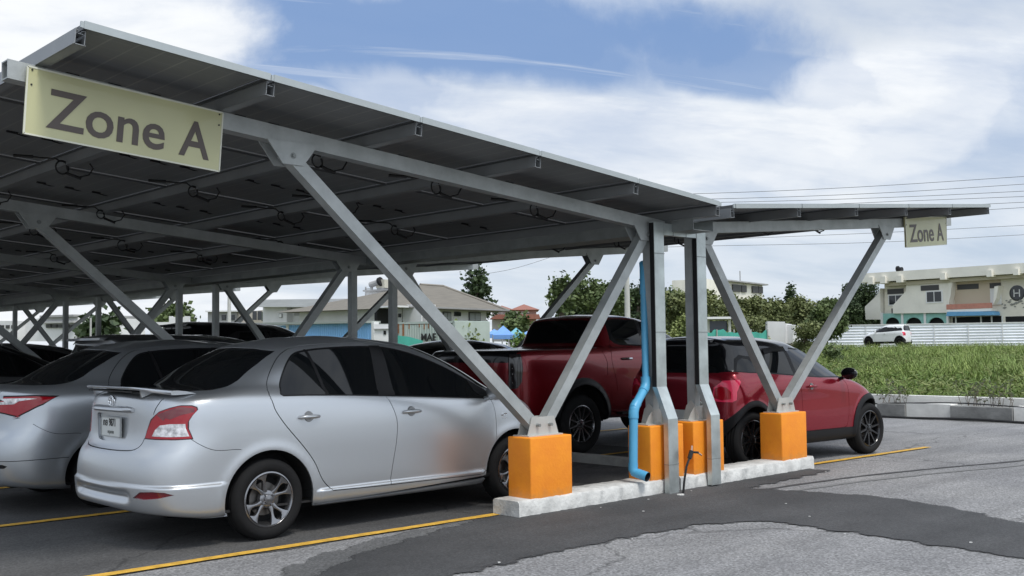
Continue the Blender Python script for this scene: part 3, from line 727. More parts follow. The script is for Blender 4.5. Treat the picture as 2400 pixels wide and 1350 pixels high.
    C.region('lamp', [('r', .56, .79), ('r', .58, .93), ('r', .66, .985), ('s', -.66, 1.005), ('s', -.55, 1.01), ('s', -.42, 1.015), ('s', -.40, .99), ('s', -.47, .935), ('s', -.52, .88), ('s', -.535, .79), ('s', -.60, .765), ('r', .70, .765), ('r', .62, .77)])
    C.region('lampin', [('r', .585, .81), ('r', .60, .92), ('r', .66, .94), ('s', -.645, .93), ('s', -.60, .88), ('s', -.61, .80), ('r', .68, .785)])
    C.region('lidgap', strip(smooth2([(.645, 1.05), (.66, 1.00), (.655, .985)], 3), g, 'r')); C.region('lidgap', strip(smooth2([(.56, .78), (.54, .70), (.48, .66), (.2, .65), (0, .65)], 3), g, 'r'))
    C.region('rear_screen', S_([(0, 1.09), (.35, 1.09), (.62, 1.095), (.68, 1.12), (.665, 1.22), (.60, 1.36), (.54, 1.405), (.3, 1.42), (0, 1.425)], 'r'))
    C.region('front_screen', S_([(0, 1.04), (.35, 1.03), (.58, 1.03), (.60, 1.06), (.55, 1.20), (.49, 1.33), (.46, 1.365), (.3, 1.385), (0, 1.395)], 'f'))
    C.region('headlamp', [('f', .48, .64), ('f', .48, .72), ('f', .60, .80), ('s', 2.96, .84), ('s', 2.80, .86), ('s', 2.92, .74), ('s', 3.0, .66), ('f', .6, .64)])
    C.region('grille', S_([(0, .32), (.40, .32), (.42, .55), (0, .60)], 'f'))
    C.region('plate_r', S_([(0, .55), (.17, .55), (.17, .66), (0, .66)], 'r'))
    G = C.finish(); G.pop('hole', None)
    tags = {'body': ('body_shell', paint, 0, .02, 'one', None), 'roof': ('roof', roofm, 0, .006, 'one', None), 'cladding': ('sill_trim', BLACK, .008, .03, 'pair', None), 'clad_r': ('wheel_arch_trim', BLACK, .010, .03, 'pair', None), 'clad_f': ('wheel_arch_trim', BLACK, .010, .03, 'pair', None),
     'black': ('window_trim', BLACK, -.001, .01, 'pair', None), 'glass': ('side_window', GLASS, -.002, .006, 'pair', None), 'glass2': ('side_window', GLASS, -.002, .006, 'pair', None), 'glass3': ('side_window', GLASS, -.002, .006, 'pair', None), 'gap': ('panel_gap', CAVITY, -.010, .004, 'one', None), 'lidgap': ('tailgate_gap', CAVITY, -.010, .004, 'one', None),
     'lamp': ('tail_light', lampm, .010, .02, 'pair', None), 'lampin': ('inner_lens', REDLENS, .012, .006, 'pair', 'lamp'), 'rear_screen': ('rear_window', GLASS, -.002, .01, 'one', None), 'front_screen': ('windscreen', GLASS, -.002, .01, 'one', None),
     'headlamp': ('headlight', CLEARLENS, .001, .01, 'pair', None), 'grille': ('grille', BLACK, -.02, .02, 'one', None), 'plate_r': ('number_plate', PLATEW, .003, .01, 'one', None)}
    made = car_common(root, G, C, paint, tags)
    underbody(root, -.60*ovh, 3.0, hw, .25, (0, wb), rr, .395, sk)
    for x in (0, wb):
        for s in (-1, 1): wheel(root, x, s*.765, rr, .20, .225, spokes, s, rimm or RIM, n=32)
    for s in (-1, 1):
        build_mirror(root, 1.98, s*.94, 1.04, roofm, s)
        yy = s*abs(sk.pos(np.array([sk.find('s', 1.25, .90)]))[0][1]); build_handle(root, 1.25, yy, .90, s, paint)
        if visor:
            b = MB(); L_ = [(.42, 1.345), (.60, 1.372), (.95, 1.378), (1.4, 1.348), (1.72, 1.25)]; vs = []
            for x, z in L_:
                y = abs(sk.pos(np.array([sk.find('s', x, z)]))[0][1]); vs += [(x, s*(y+.004), z+.01), (x, s*(y+.042), z-.045)]
            b.add(vs, [(i*2, i*2+1, i*2+3, i*2+2) for i in range(4)]); b.build('window_visor', BLACKP, root)
    b = MB(); y9 = np.linspace(-.50, .50, 9); vs = []
    for y in y9:
        d = .03*(abs(y)/.56)**2
        for a, c in ((-.60+d, 1.445), (-.68+d, 1.450), (-.67+d, 1.476), (-.52+d, 1.492-.01*(abs(y)/.56)**2)): vs.append((a*ovh, y, c))
    b.add(vs, [(i*4+j, i*4+(j+1) % 4, (i+1)*4+(j+1) % 4, (i+1)*4+j) for i in range(8) for j in range(4)]+[[0, 1, 2, 3], [35, 34, 33, 32]]); b.build('roof_spoiler', roofm, root, smooth=True, angle=40)
    return sk

# ------------------------------------------------------------------ double-cab pickup
def pickup(root, paint, k=(5, 4), fine=3):
    wb, rr, hw = 3.22, .39, .935
    rows = [
     crow(-1.12, .12, .70, .52, .50, [.80, .84, .84, .80], [.46, .42, .44], 3.80, .26, .62, .45, .45),
     crow(-1.22, .13, .82, .53, .51, [.91, .915, .915, .90], [.49, .45, .47], 4.05, .36, .70, .45, .45),
     crow(-1.26, .13, .84, .63, .62, [.925, .928, .928, .915], [.60, .56, .58], 4.12, .38, .74, .56, .56),
     crow(-1.27, .13, .845, .78, .78, [.93, .934, .934, .92], [.76, .72, .75], 4.15, .38, .75, .72, .72),
     crow(-1.275, .13, .845, .95, .95, [.932, .930, .930, .92], [.93, .90, .91], 4.15, .40, .75, .88, .88),
     crow(-1.275, .13, .845, 1.10, 1.10, [.932, .932, .930, .918], [1.09, 1.06, 1.05], 4.10, .42, .75, 1.01, 1.01),
     crow(-1.275, .13, .842, 1.23, 1.23, [.928, .930, .925, .91], [1.23, 1.20, 1.15], 4.00, .44, .74, 1.11, 1.11),
     crow(-1.27, .13, .83, 1.33, 1.33, [.915, .918, .91, .88], [1.33, 1.30, 1.21], 3.85, .46, .72, 1.18, 1.18),
     crow(-1.24, .13, .80, 1.375, 1.375, [.88, .90, .895, .84], [1.375, 1.36, 1.26], 3.60, .42, .68, 1.23, 1.24),
     crow(-.90, .12, .78, 1.385, 1.385, [.80, .885, .875, .80], [1.385, 1.385, 1.29], 3.35, .40, .66, 1.27, 1.28, sx=(-.5, 2.9)),
     crow(.30, .10, .78, 1.385, 1.385, [.84, .865, .865, .77], [1.39, 1.40, 1.32], 3.10, .36, .66, 1.31, 1.32, sx=(.52, 2.7)),
     crow(.46, .05, .77, 1.415, 1.41, [.82, .85, .85, .74], [1.42, 1.425, 1.36], 2.98, .34, .65, 1.35, 1.37, sx=(.60, 2.6)),
     crow(.50, .05, .72, 1.62, 1.61, [.76, .785, .785, .70], [1.62, 1.62, 1.56], 2.50, .32, .62, 1.58, 1.61, sx=(.64, 2.15)),
     crow(.56, .06, .67, 1.785, 1.775, [.70, .725, .725, .66], [1.775, 1.775, 1.73], 2.02, .28, .58, 1.755, 1.785, sx=(.70, 1.74)),
     crow(.62, .06, .62, 1.825, 1.815, [.65, .675, .675, .62], [1.82, 1.825, 1.79], 1.86, .26, .53, 1.80, 1.825, sx=(.78, 1.62)),
     crow(.80, .06, .32, 1.862, 1.858, [.34, .36, .36, .33], [1.86, 1.865, 1.85], 1.66, .20, .30, 1.85, 1.855, sx=(.9, 1.5)),
     [(x, 0, 1.872) for x in np.linspace(.95, 1.5, 19)],
    ]
    sk = Skin(rows, make_post((0, wb), .45, rr+.06, .030, hw)); sk.prep(fine); C = Cutter(sk, *k)
    cz = rr+.05
    for ax, tg in ((0, 'clad_r'), (wb, 'clad_f')): C.region(tg, [('a', *q) for q in arc(ax, cz, .56, 185, -5, 24)]+[('0', ax+.56, .50), ('0', ax-.56, .50)])
    for ax in (0, wb): C.region('hole', [('0', ax-.47, .50)]+[('s', *q) for q in arc(ax, cz, .47, 178, 2, 26)]+[('0', ax+.47, .50)])
    # black bed cover
    q = [tuple(sk.find('t', x, y)) for x, y in [(-1.15, .80), (-.9, .82), (-.5, .84), (0, .84), (.3, .84), (.44, .80)]]
    C.region('cover', None, uv=[(0, q[0][1])]+q+[(0, q[-1][1])])
    C.region('black', S_([(.70, 1.50), (.70, 1.775), (.9, 1.79), (1.5, 1.785), (1.85, 1.70), (2.2, 1.55), (2.45, 1.42), (2.43, 1.385), (1.6, 1.40), (.90, 1.42), (.80, 1.44)]))
    C.region('glass', S_([(.77, 1.56), (.76, 1.76), (.95, 1.77), (1.32, 1.77), (1.34, 1.425), (.95, 1.44), (.85, 1.47)]))
    C.region('glass2', S_([(1.41, 1.425), (1.40, 1.765), (1.55, 1.755), (1.85, 1.67), (2.15, 1.53), (2.30, 1.43), (2.28, 1.41)]))
    g = .008
    C.region('gap', strip([(.50, 1.37), (.50, 1.2), (.50, 1.02)], g*1.2)); C.region('gap', strip(smooth2([(.70, 1.5), (.62, 1.35), (.60, 1.2), (.68, .95), (.70, .80)], 3), g)); C.region('gap', strip(smooth2([(1.38, 1.40), (1.44, 1.2), (1.42, .8), (1.38, .55)], 3), g)); C.region('gap', strip([(2.42, 1.38), (2.46, 1.1), (2.46, .8), (2.40, .56)], g))
    C.region('lamp', [('r', .76, .885), ('r', .76, 1.31), ('s', -1.16, 1.325), ('s', -1.06, 1.325), ('s', -1.05, 1.15), ('s', -1.065, .98), ('s', -1.11, .90), ('s', -1.18, .885)])
    for z in (.96, 1.07, 1.14): C.region('lampclear', [('r', .80, z), ('r', .80, z+.015), ('s', -1.15, z+.015), ('s', -1.15, z)])
    C.region('lidgap', strip([(.745, 1.35), (.745, .82), (.70, .76), (0, .755)], g, 'r'))
    C.region('bumper', S_([(0, .52), (.8, .52), (.84, .60), (.84, .70), (0, .70)], 'r'))
    C.region('rear_screen', S_([(0, 1.46), (.5, 1.458), (.70, 1.462), (.655, 1.62), (.60, 1.765), (.3, 1.785), (0, 1.788)], 'r'))
    C.region('front_screen', S_([(0, 1.38), (.4, 1.375), (.60, 1.38), (.56, 1.55), (.50, 1.74), (.3, 1.765), (0, 1.77)], 'f'))
    C.region('grille', S_([(0, .62), (.5, .62), (.55, 1.02), (0, 1.05)], 'f'))
    G = C.finish(); G.pop('hole', None)
    tags = {'body': ('body_shell', paint, 0, .02, 'one', None), 'cover': ('bed_cover', BLACKP, .004, .01, 'one', None), 'clad_r': ('wheel_arch_flare', BLACK, .022, .04, 'pair', None), 'clad_f': ('wheel_arch_flare', BLACK, .022, .04, 'pair', None), 'black': ('window_trim', BLACKP, -.001, .01, 'pair', None),
     'glass': ('side_window', GLASS, -.002, .006, 'pair', None), 'glass2': ('side_window', GLASS, -.002, .006, 'pair', None), 'gap': ('panel_gap', CAVITY, -.012, .004, 'one', None), 'lidgap': ('tailgate_gap', CAVITY, -.012, .004, 'one', None), 'lamp': ('tail_light', SMOKELENS, .008, .02, 'pair', None), 'lampclear': ('clear_lens', CLEARLENS, .010, .006, 'pair', 'lamp'),
     'bumper': ('rear_bumper', CHROME, .05, .06, 'one', None), 'rear_screen': ('rear_window', GLASS, -.002, .01, 'one', None), 'front_screen': ('windscreen', GLASS, -.002, .01, 'one', None), 'grille': ('grille', BLACK, -.02, .02, 'one', None)}
    car_common(root, G, C, paint, tags)
    underbody(root, -1.05, 3.7, hw, .44, (0, wb), rr+.05, .48, sk)
    for x in (0, wb):
        for s in (-1, 1): wheel(root, x, s*.80, rr, .26, .245, 12, s, RIM, n=32)
    for s in (-1, 1):
        build_mirror(root, 2.35, s*1.02, 1.40, paint, s)
        b = MB(); b.tube([(.80, s*.925, 1.235), (.84, s*.955, 1.237), (.98, s*.955, 1.237), (1.02, s*.925, 1.235)], .016, 8); b.build('door_handle', CHROME, root, smooth=True)
        b = MB(); b.beam((.70, s*.93, .50), (2.60, s*.93, .50), .16, .035); b.build('side_step', BLACK, root)
    return sk
# ------------------------------------------------------------------ the two solar carports, back to back
XM, S_FR = 3.093, 5.101
NFR = 8
ZB, DX, DZ, X0, PY0 = 2.657, 1.214, .1014, .124, -.66
def zline(off): return ZB+(off-X0)/DX*DZ          # underside of the purlins at distance off from the centre line
PANEL = mat('panel_backsheet', (.19, .198, .20), .42, .15, var=.12, scale=1.2)
def panel_material():
    m = PANEL; nt = m.node_tree; N = nt.nodes; L = nt.links; b = N['Principled BSDF']
    tc = N.new('ShaderNodeTexCoord'); sx = N.new('ShaderNodeSeparateXYZ'); L.new(tc.outputs['Object'], sx.inputs[0]); lines = []
    for ax, per, wd in (('X', .158, .006), ('Y', .158, .0016)):
        a = N.new('ShaderNodeMath'); a.operation = 'DIVIDE'; a.inputs[1].default_value = per; L.new(sx.outputs[ax], a.inputs[0])
        f = N.new('ShaderNodeMath'); f.operation = 'FRACT'; L.new(a.outputs[0], f.inputs[0])
        s = N.new('ShaderNodeMath'); s.operation = 'SUBTRACT'; s.inputs[1].default_value = .5; L.new(f.outputs[0], s.inputs[0])
        ab = N.new('ShaderNodeMath'); ab.operation = 'ABSOLUTE'; L.new(s.outputs[0], ab.inputs[0])
        g = N.new('ShaderNodeMath'); g.operation = 'LESS_THAN'; g.inputs[1].default_value = wd/per; L.new(ab.outputs[0], g.inputs[0]); lines.append(g)
    mx = N.new('ShaderNodeMath'); mx.operation = 'MAXIMUM'; L.new(lines[0].outputs[0], mx.inputs[0]); L.new(lines[1].outputs[0], mx.inputs[1])
    src = b.inputs['Base Color'].links[0].from_socket
    nz = N.new('ShaderNodeTexNoise'); nz.inputs['Scale'].default_value = 2.5; L.new(tc.outputs['Object'], nz.inputs[0])
    mm = N.new('ShaderNodeMath'); mm.operation = 'MULTIPLY'; L.new(mx.outputs[0], mm.inputs[0]); L.new(nz.outputs[0], mm.inputs[1])
    mix = N.new('ShaderNodeMix'); mix.data_type = 'RGBA'; L.new(mm.outputs[0], mix.inputs[0]); L.new(src, mix.inputs[6]); mix.inputs[7].default_value = (.36, .36, .34, 1); L.new(mix.outputs[2], b.inputs['Base Color'])
panel_material()
CELLTOP = mat('solar_cell_blue', (.012, .018, .045), .12, .2, coat=.6)
FRAMED_ = mat('panel_frame_underside', (.10, .104, .108), .5, .3)
CABLE = mat('black_cable', (.010, .010, .010), .55)

def carport(sd, root):
    """sd=-1: the wing on the left, +1 on the right. world coordinates, parts hang under root"""
    def X(off): return XM+sd*off
    colx = .336
    # rafter with a gusset at each end, struts, column and base plates, frame by frame
    proto = []
    zs = 0.0 if sd < 0 else .012
    inner_bolt = (2.64, 2.505) if sd < 0 else (3.60, 2.525)
    GL = (X(4.440), 2.820)
    def build_frame():
        objs = []
        off0, off1 = .10, 6.385
        b = MB(); z0, z1 = zline(off0)+zs, zline(off1)+zs; h = .118 if sd < 0 else .118
        za, zb = z0-h, z1-h
        # box beam: web plates and flanges, open at the far end
        for y in (-.05, .05):
            b.prism([(X(off0), za), (X(off1), zb), (X(off1), z1-.002), (X(off0), z0-.002)], 'y', y-.004, y+.004)
        b.prism([(X(off0), za), (X(off1), zb), (X(off1), zb+.008), (X(off0), za+.008)], 'y', -.046, .046)
        b.prism([(X(off0), z0-.012), (X(off1), z1-.012), (X(off1), z1-.004), (X(off0), z0-.004)], 'y', -.046, .046)
        objs.append(b.build('rafter', STEEL, root))
        # outer gusset
        def gus(cx, zc, w0, w1, hh, skew, nm='gusset_plate'):
            g = MB(); zt = zline(abs(cx-XM))+zs-h+.02
            for y in (-.060, .060):
                g.prism([(cx-w0/2, zt-(.0)), (cx+w0/2, zt), (cx+w1/2+skew, zc-hh), (cx-w1/2+skew, zc-hh)], 'y', y-.005, y+.005)
            return g.build(nm, STEEL, root)
        objs.append(gus(GL[0], GL[1], .42, .17, .065, 0)); objs.append(gus(inner_bolt[0], inner_bolt[1], .40, .20, .06, 0))
        nb = len(objs)
        for (bx, bz) in (GL, inner_bolt):
            for s in (-1, 1):
                bolts = MB(); bolts.lathe([(.0005, s*.082), (.014, s*.082), (.014, s*.065)], 6, 'y', (bx, 0, bz)); bolts.lathe([(.0005, s*.0665), (.024, s*.0665), (.024, s*.0655)], 14, 'y', (bx, 0, bz)); objs.append(bolts.build('bolt', STEEL_D, root))
        fx = X(1.935)
        for bx in (fx-.075, fx+.075):
            for s in (-1, 1): bolts = MB(); bolts.lathe([(.0005, s*.100), (.015, s*.100), (.015, s*.062)], 6, 'y', (bx, 0, .745)); objs.append(bolts.build('bolt', STEEL_D, root))
        fo, fi = fx+sd*.062, fx-sd*.060
        for nm, a, c in (('strut', (fo, 0, .735), (GL[0], 0, GL[1]-.0)), ('strut', (fi, 0, .735), (inner_bolt[0], 0, inner_bolt[1]))):
            a = Vector(a); c = Vector(c); t = (c-a).normalized(); side = Vector((0, 1, 0)).cross(t)
            s = MB(); n = side*.048
            # C channel: front web, two flanges
            s.beam(a-t*.05, c+t*.05, .006, .096, up=side); base = len(s.v)
            s.v = [(p[0], p[1]-.046, p[2]) for p in s.v]
            s.beam(a-t*.05+side*.045, c+t*.05+side*.045, .092, .006, up=side); s.beam(a-t*.05-side*.045, c+t*.05-side*.045, .092, .006, up=side)
            objs.append(s.build(nm, STEEL, root))
        # foot brackets on the outer pedestal and on the column pedestal
        f = MB()
        for y in (-.060, .060): f.prism([(fx-.19, .660), (fx+.19, .660), (fx+.135, .815), (fx-.135, .815)], 'y', y-.004, y+.004)
        f.box((fx, 0, .656), (.42, .20, .010)); objs.append(f.build('foot_bracket', mat('pale_steel', (.50, .50, .47), .5, .35, var=.1), root))
        cx = X(colx)
        c = MB(); cx -= .012; c.box((cx, -.040, (0.66+2.62)/2), (.088, .006, 1.96)); c.box((cx-.041, .008, 1.64), (.006, .090, 1.96)); c.box((cx+.041, .008, 1.64), (.006, .090, 1.96)); cx += .012; objs.append(c.build('column', STEEL, root))
        f = MB()
        for q in (-1, 1):
            f.prism([(-.10, .660), (.10, .660), (.06, .80), (.0, .86), (-.06, .80)], 'x', cx+q*.066-.004, cx+q*.066+.004)
        f.prism([(cx-.19, .660), (cx+.19, .660), (cx+.14, .73), (cx+.07, .80), (cx-.07, .80), (cx-.14, .73)], 'y', -.052, -.045)
        f.box((cx, 0, .656), (.42, .20, .010)); objs.append(f.build('foot_bracket', MATS['pale_steel'], root))
        return objs
    fr = build_frame()
    for k in range(1, NFR):
        for o in fr:
            if k > 2 and o.name.startswith('bolt'): continue
            c = o.copy(); COL.objects.link(c); c.parent = root; c.location = (0, k*S_FR, 0)
    # purlins
    YE = PY0+NFR*S_FR-1.2
    for i in range(6):
        off = X0+i*DX; x = X(off); z = zline(off); b = MB(); w, hh, t = .058, .094, .004; L2 = YE-PY0; yc = (YE+PY0)/2
        th = sd*math.atan(DZ/DX); rot = Matrix.Rotation(-th, 3, 'Y')
        def bx(cx, cz, sx, sz):
            p = rot @ Vector((cx, 0, cz)); b.box((x+p.x, yc, z+p.z), (sx, L2, sz), rot)
        bx(-w/2+t/2, hh/2, t, hh); bx(w/2-t/2, hh/2, t, hh); bx(0, t/2, w+.012, t); bx(-w*.32, hh-.012, w*.28, t); bx(w*.32, hh-.012, w*.28, t); bx(0, hh-.030, w*.5, t)
        b.build('purlin', ALU_P, root)
        e = MB(); p_ = rot @ Vector((0, 0, hh+.017)); e.box((x+p_.x, PY0-.024, z+p_.z), (.030, .012, .036), rot); e.build('purlin_clamp', ALU, root)
    # panels
    pl = 2.02; pw = DX-.028
    p = MB(); fh = .036
    p.box((0, 0, .024), (pw-.05, pl-.05, .006), m=0); 
    p.box((0, 0, .0295), (pw-.05, pl-.05, .004), m=2)
    for sx in (-1, 1): p.box((sx*(pw/2-.006), 0, fh/2), (.012, pl, fh), m=1); p.box((sx*(pw/2-.022), 0, .0085), (.024, pl-.03, .003), m=1)
    for sy in (-1, 1): p.box((0, sy*(pl/2-.006), fh/2), (pw-.024, .012, fh), m=1); p.box((0, sy*(pl/2-.020), .0085), (pw-.05, .022, .003), m=1)
    for sx in (-.28, 0, .28): p.box((sx, 0, .015), (.085, .026, .016), m=3)
    po = p.build('solar_panel', [PANEL, FRAMED_, CELLTOP, BLACK], root)
    first = True; th = sd*math.atan(DZ/DX)
    for j in range(19):
        for i in range(5):
            off = X0+(i+.5)*DX; yy = -.685+pl/2+j*(pl+.003)
            if yy > YE: continue
            o = po if first else po.copy()
            if not first: COL.objects.link(o); o.parent = root
            first = False
            o.location = (X(off), yy, zline(off)+.0915); o.rotation_euler = (0, -th, 0)
    for i in range(5):
        b = MB(); b.box((0, 0, .020), (pw+.006, .006, .042)); b.box((0, .012, .0425), (pw+.006, .03, .003)); o = b.build('panel_edge_trim', ALU, root); o.location = (X(X0+(i+.5)*DX), -.690, zline(X0+(i+.5)*DX)+.0915); o.rotation_euler = (0, -th, 0)
    # cable loops clipped to the purlins
    spots_ = [(-.86, 2.74), (-2.06, 2.76), (-.7, .59), (.47, .57), (1.67, .57), (-.94, 4.94), (.45, 3.17), (.67, 2.16), (1.56, 2.79), (-2.1, 4.9), (.38, 7.2), (-.75, 7.0), (1.5, 5.2), (.4, 9.7), (-1.9, 7.3), (1.6, 7.4), (-.8, 9.4)]
    rr_ = random.Random(3)
    for (x, y) in spots_ if sd < 0 else [(4.5, .6), (5.7, .6), (6.9, .6), (5.6, 2.9), (6.8, 2.8), (4.4, 3.0)]:
        i = round((abs(x-XM)-X0)/DX); off = X0+i*DX; cx = X(off)-.04; cz = zline(off)-.02; b = MB(); r = rr_.uniform(.045, .07)
        pts = [(cx-.22, y+.18, cz+.10), (cx-.12, y+.12, cz+.09), (cx-.06, y+.03, cz+.08)]
        pts += [(cx-r*.3+r*math.cos(t), y+.02*math.sin(t*.5), cz+r*math.sin(t)) for t in np.linspace(R(100), R(100-400), 18)]
        pts += [(cx+.03, y-.02, cz-r*.8), (cx+.12, y-.03, cz-.075), (cx+.20, y-.05, cz-.05), (cx+.235, y-.06, cz+.01), (cx+.20, y-.07, cz+.05)]
        b.tube(pts, .0075, 6, False); b.tube([(cx-.34, y+.25, cz+.105), (cx-.20, y+.17, cz+.10)], .014, 6); b.tube([(cx+.02, y-.02, cz-r*.85), (cx+.14, y-.03, cz-.085)], .013, 6)
        b.build('cable_loop', CABLE, root, smooth=True)
    # leads running from box to box along every row
    b = MB()
    for i in range(5):
        for j in range(4):
            off = X0+(i+.5)*DX; yy = -.685+pl/2+j*(pl+.022)
            for q in (-.28, 0, .28):
                x = X(off+q); b.tube([(x+.03, yy+.01, zline(off+q)+.105), (x+.12, yy+.05, zline(off+q)+.098), (x+.20, yy+.07, zline(off+q)+.105)], .005, 5, False)
    o = b.build('panel_leads', CABLE, root, smooth=True); o['kind'] = 'stuff'
    return

for sd in (-1, 1):
    lab = 'left solar carport whose panel roof slopes up over the silver cars, grey steel V struts' if sd < 0 else 'right solar carport whose panel roof rises over the two red cars, grey V struts'
    cp = thing('solar_carport', lab, 'carport', (0, 0, 0), 0, 'solar carports standing back to back')
    carport(sd, cp)
    if sd < 0:   # rain gutter hung between the two roofs belongs to the left frame
        g = MB(); L2 = NFR*S_FR-1.5; yc = L2/2-.4
        g.box((XM-.16, yc, 2.60), (.006, L2, .11)); g.box((XM+.16, yc, 2.60), (.006, L2, .11)); g.box((XM, yc, 2.547), (.32, L2, .006)); g.build('rain_gutter', STEEL_D, cp)

# pedestals: grime rises from the foot, with a few scuffs
def grime(m):
    nt = m.node_tree; N = nt.nodes; L = nt.links; b = N['Principled BSDF']; src = b.inputs['Base Color'].links[0].from_socket
    tc = N.new('ShaderNodeTexCoord'); sx = N.new('ShaderNodeSeparateXYZ'); L.new(tc.outputs['Object'], sx.inputs[0])
    nz = N.new('ShaderNodeTexNoise'); nz.inputs['Scale'].default_value = 14; nz.inputs['Detail'].default_value = 8; nz.inputs['Roughness'].default_value = .7; L.new(tc.outputs['Object'], nz.inputs[0])
    a = N.new('ShaderNodeMath'); a.operation = 'MULTIPLY_ADD'; L.new(nz.outputs[0], a.inputs[0]); a.inputs[1].default_value = -.22; L.new(sx.outputs[2], a.inputs[2])
    mr = N.new('ShaderNodeMapRange'); mr.inputs[1].default_value = .02; mr.inputs[2].default_value = .10; mr.inputs[3].default_value = .32; mr.inputs[4].default_value = 0; L.new(a.outputs[0], mr.inputs[0])
    n2 = N.new('ShaderNodeTexNoise'); n2.inputs['Scale'].default_value = 5.5; n2.inputs['Detail'].default_value = 9; n2.inputs['Roughness'].default_value = .75; L.new(tc.outputs['Object'], n2.inputs[0])
    m2 = N.new('ShaderNodeMapRange'); m2.inputs[1].default_value = .66; m2.inputs[2].default_value = .74; m2.inputs[3].default_value = 0; m2.inputs[4].default_value = .2; L.new(n2.outputs[0], m2.inputs[0])
    mx = N.new('ShaderNodeMath'); mx.operation = 'MAXIMUM'; L.new(mr.outputs[0], mx.inputs[0]); L.new(m2.outputs[0], mx.inputs[1])
    mix = N.new('ShaderNodeMix'); mix.data_type = 'RGBA'; L.new(mx.outputs[0], mix.inputs[0]); L.new(src, mix.inputs[6]); mix.inputs[7].default_value = (.34, .22, .10, 1); L.new(mix.outputs[2], b.inputs['Base Color'])
grime(ORANGE)
# pedestals
def pedestal(x, y, label, w=.511, d=.285):
    b = MB(); b.box((0, 0, (.651+.12)/2+.0), (w, d, .651-.12), bev=.014); o = b.build('orange_pedestal', ORANGE, None, smooth=True, angle=60); o.location = (x, y-.022, 0.0)
    tag(o, label, 'pedestal', 'orange concrete pedestals under the carport frames'); return o
pos = ['nearest the camera, left end of the front kerb', 'beside the blue drain pipe', 'between the two grey cable ducts', 'at the far right end of the front kerb']
ordn = ['front', 'second', 'third', 'fourth', 'fifth', 'sixth', 'seventh', 'last']
for k in range(3):
    for i, off in enumerate((-1.935, -.336, .336, 1.935)):
        if k == 0: lb = 'orange concrete pedestal '+pos[i]
        else: lb = 'orange concrete pedestal in the %s row of carport frames, %s' % (ordn[k], ['outer left foot', 'inner left column', 'inner right column', 'outer right foot'][i])
        pedestal(XM+off, k*S_FR, lb)
# kerbs
def kerb(k, seg, label):
    x0, x1 = seg; b = MB(); n = 46; vs = []
    rk = random.Random(k*7+int(x0*10))
    prof = [(-.185, 0), (-.182, .118), (-.165, .136), (.110, .138), (.128, .12), (.13, 0)]
    for i in range(n+1):
        x = x0+(x1-x0)*i/n
        for (y, z) in prof:
            e = .006 if z > 0 else .012
            vs.append((x+(rk.uniform(-.006, .006) if i in (0, n) else 0), k*S_FR+y+rk.uniform(-e, e)*(1 if y < 0 else .5), z+(rk.uniform(-.003, .003) if z > 0 else -.0)))
    m_ = len(prof); fs = [(i*m_+j, i*m_+j+1, (i+1)*m_+j+1, (i+1)*m_+j) for i in range(n) for j in range(m_-1)]+[list(range(m_))[::-1], [n*m_+j for j in range(m_)]]
    b.add(vs, fs); o = b.build('kerb', KERBC, None, smooth=True, angle=50); tag(o, label, None, None, 'structure'); return o
kerb(0, (.735, 2.905), 'white painted kerb under the two left front pedestals')
kerb(0, (2.925, 5.39), 'white painted kerb under the two right front pedestals')
for k in (1, 2): kerb(k, (.735, 5.40), 'white painted kerb under the %s row of frames' % ordn[k])

# wheel stops
for y, lb in ((1.75, 'pale wheel stop behind the orange front pedestals'), (3.9, 'pale wheel stop behind the red pickup')):
    b = MB(); b.prism([(-.09, 0), (-.07, .10), (.07, .10), (.09, 0)], 'y', -.75, .75); o = b.build('wheel_stop', CONC); o.location = (4.16, y if y < 2 else y, 0.0)
    tag(o, lb, 'wheel stop', 'wheel stops at the bay ends')

# cable ducts: two risers joined across the top
DUCT = mat('zinc_duct', (.50, .54, .53), .33, .7, var=.22, scale=4, bump=.03)
dt = thing('cable_duct', 'grey sheet metal cable duct shaped like a gate in front of the two inner columns', 'cable duct', (2.80, -.2, 0))
def duct_run(path, w, d, nm, xoff):
    b = MB(); P = [np.array(p) for p in path]
    for a, c in zip(P, P[1:]):
        t = (c-a)/np.linalg.norm(c-a); up = np.cross(t, [1, 0, 0]) if abs(t[0]) < .9 else np.array([0, 0, 1.0])
    # mitred box along a path in the Y-Z plane
    vs = []
    for i, p in enumerate(P):
        t1 = (P[min(i+1, len(P)-1)]-P[max(i-1, 0)]); t1 = t1/np.linalg.norm(t1); n = np.array([0, t1[2], -t1[1]]); n = n/np.linalg.norm(n)
        if n[1] > 0: n = -n
        for sx, s in ((-1, 0), (1, 0), (1, 1), (-1, 1)): vs.append(p+np.array([sx*w/2, 0, 0])+(-n*d*s))
    b.add(vs, [(i*4+j, i*4+(j+1) % 4, (i+1)*4+(j+1) % 4, (i+1)*4+j) for i in range(len(P)-1) for j in range(4)]+[(0, 1, 2, 3), tuple(len(vs)-4+j for j in range(4))])
    return b.build(nm, DUCT, dt, origin=(2.80, -.2, 0))
for x, bot in ((2.725, 0.0), (3.41, .02)):
    duct_run([(x, -.135, 2.63), (x, -.135, 1.02), (x, -.262, .715), (x, -.262, bot)], .150, .055, 'duct_riser', 0)
    j = MB()
    for z in (1.55, 2.32): j.box((x, -.110, z), (.156, .060, .006))
    j.box((x, -.235, .28), (.156, .060, .006)); j.build('duct_joint', STEEL_D, dt, origin=(2.80, -.2, 0))
    j = MB(); j.box((x-.077, -.105, 1.82), (.006, .048, 1.60)); j.build('duct_seam', CAVITY, dt, origin=(2.80, -.2, 0))
b = MB(); b.box((3.068, -.109, 2.565), (.53, .052, .115)); b.build('duct_crosspiece', DUCT, dt, origin=(2.80, -.2, 0))
j = MB()
for x in (2.95, 3.16, 3.33): j.box((x, -.109, 2.565), (.005, .058, .120))
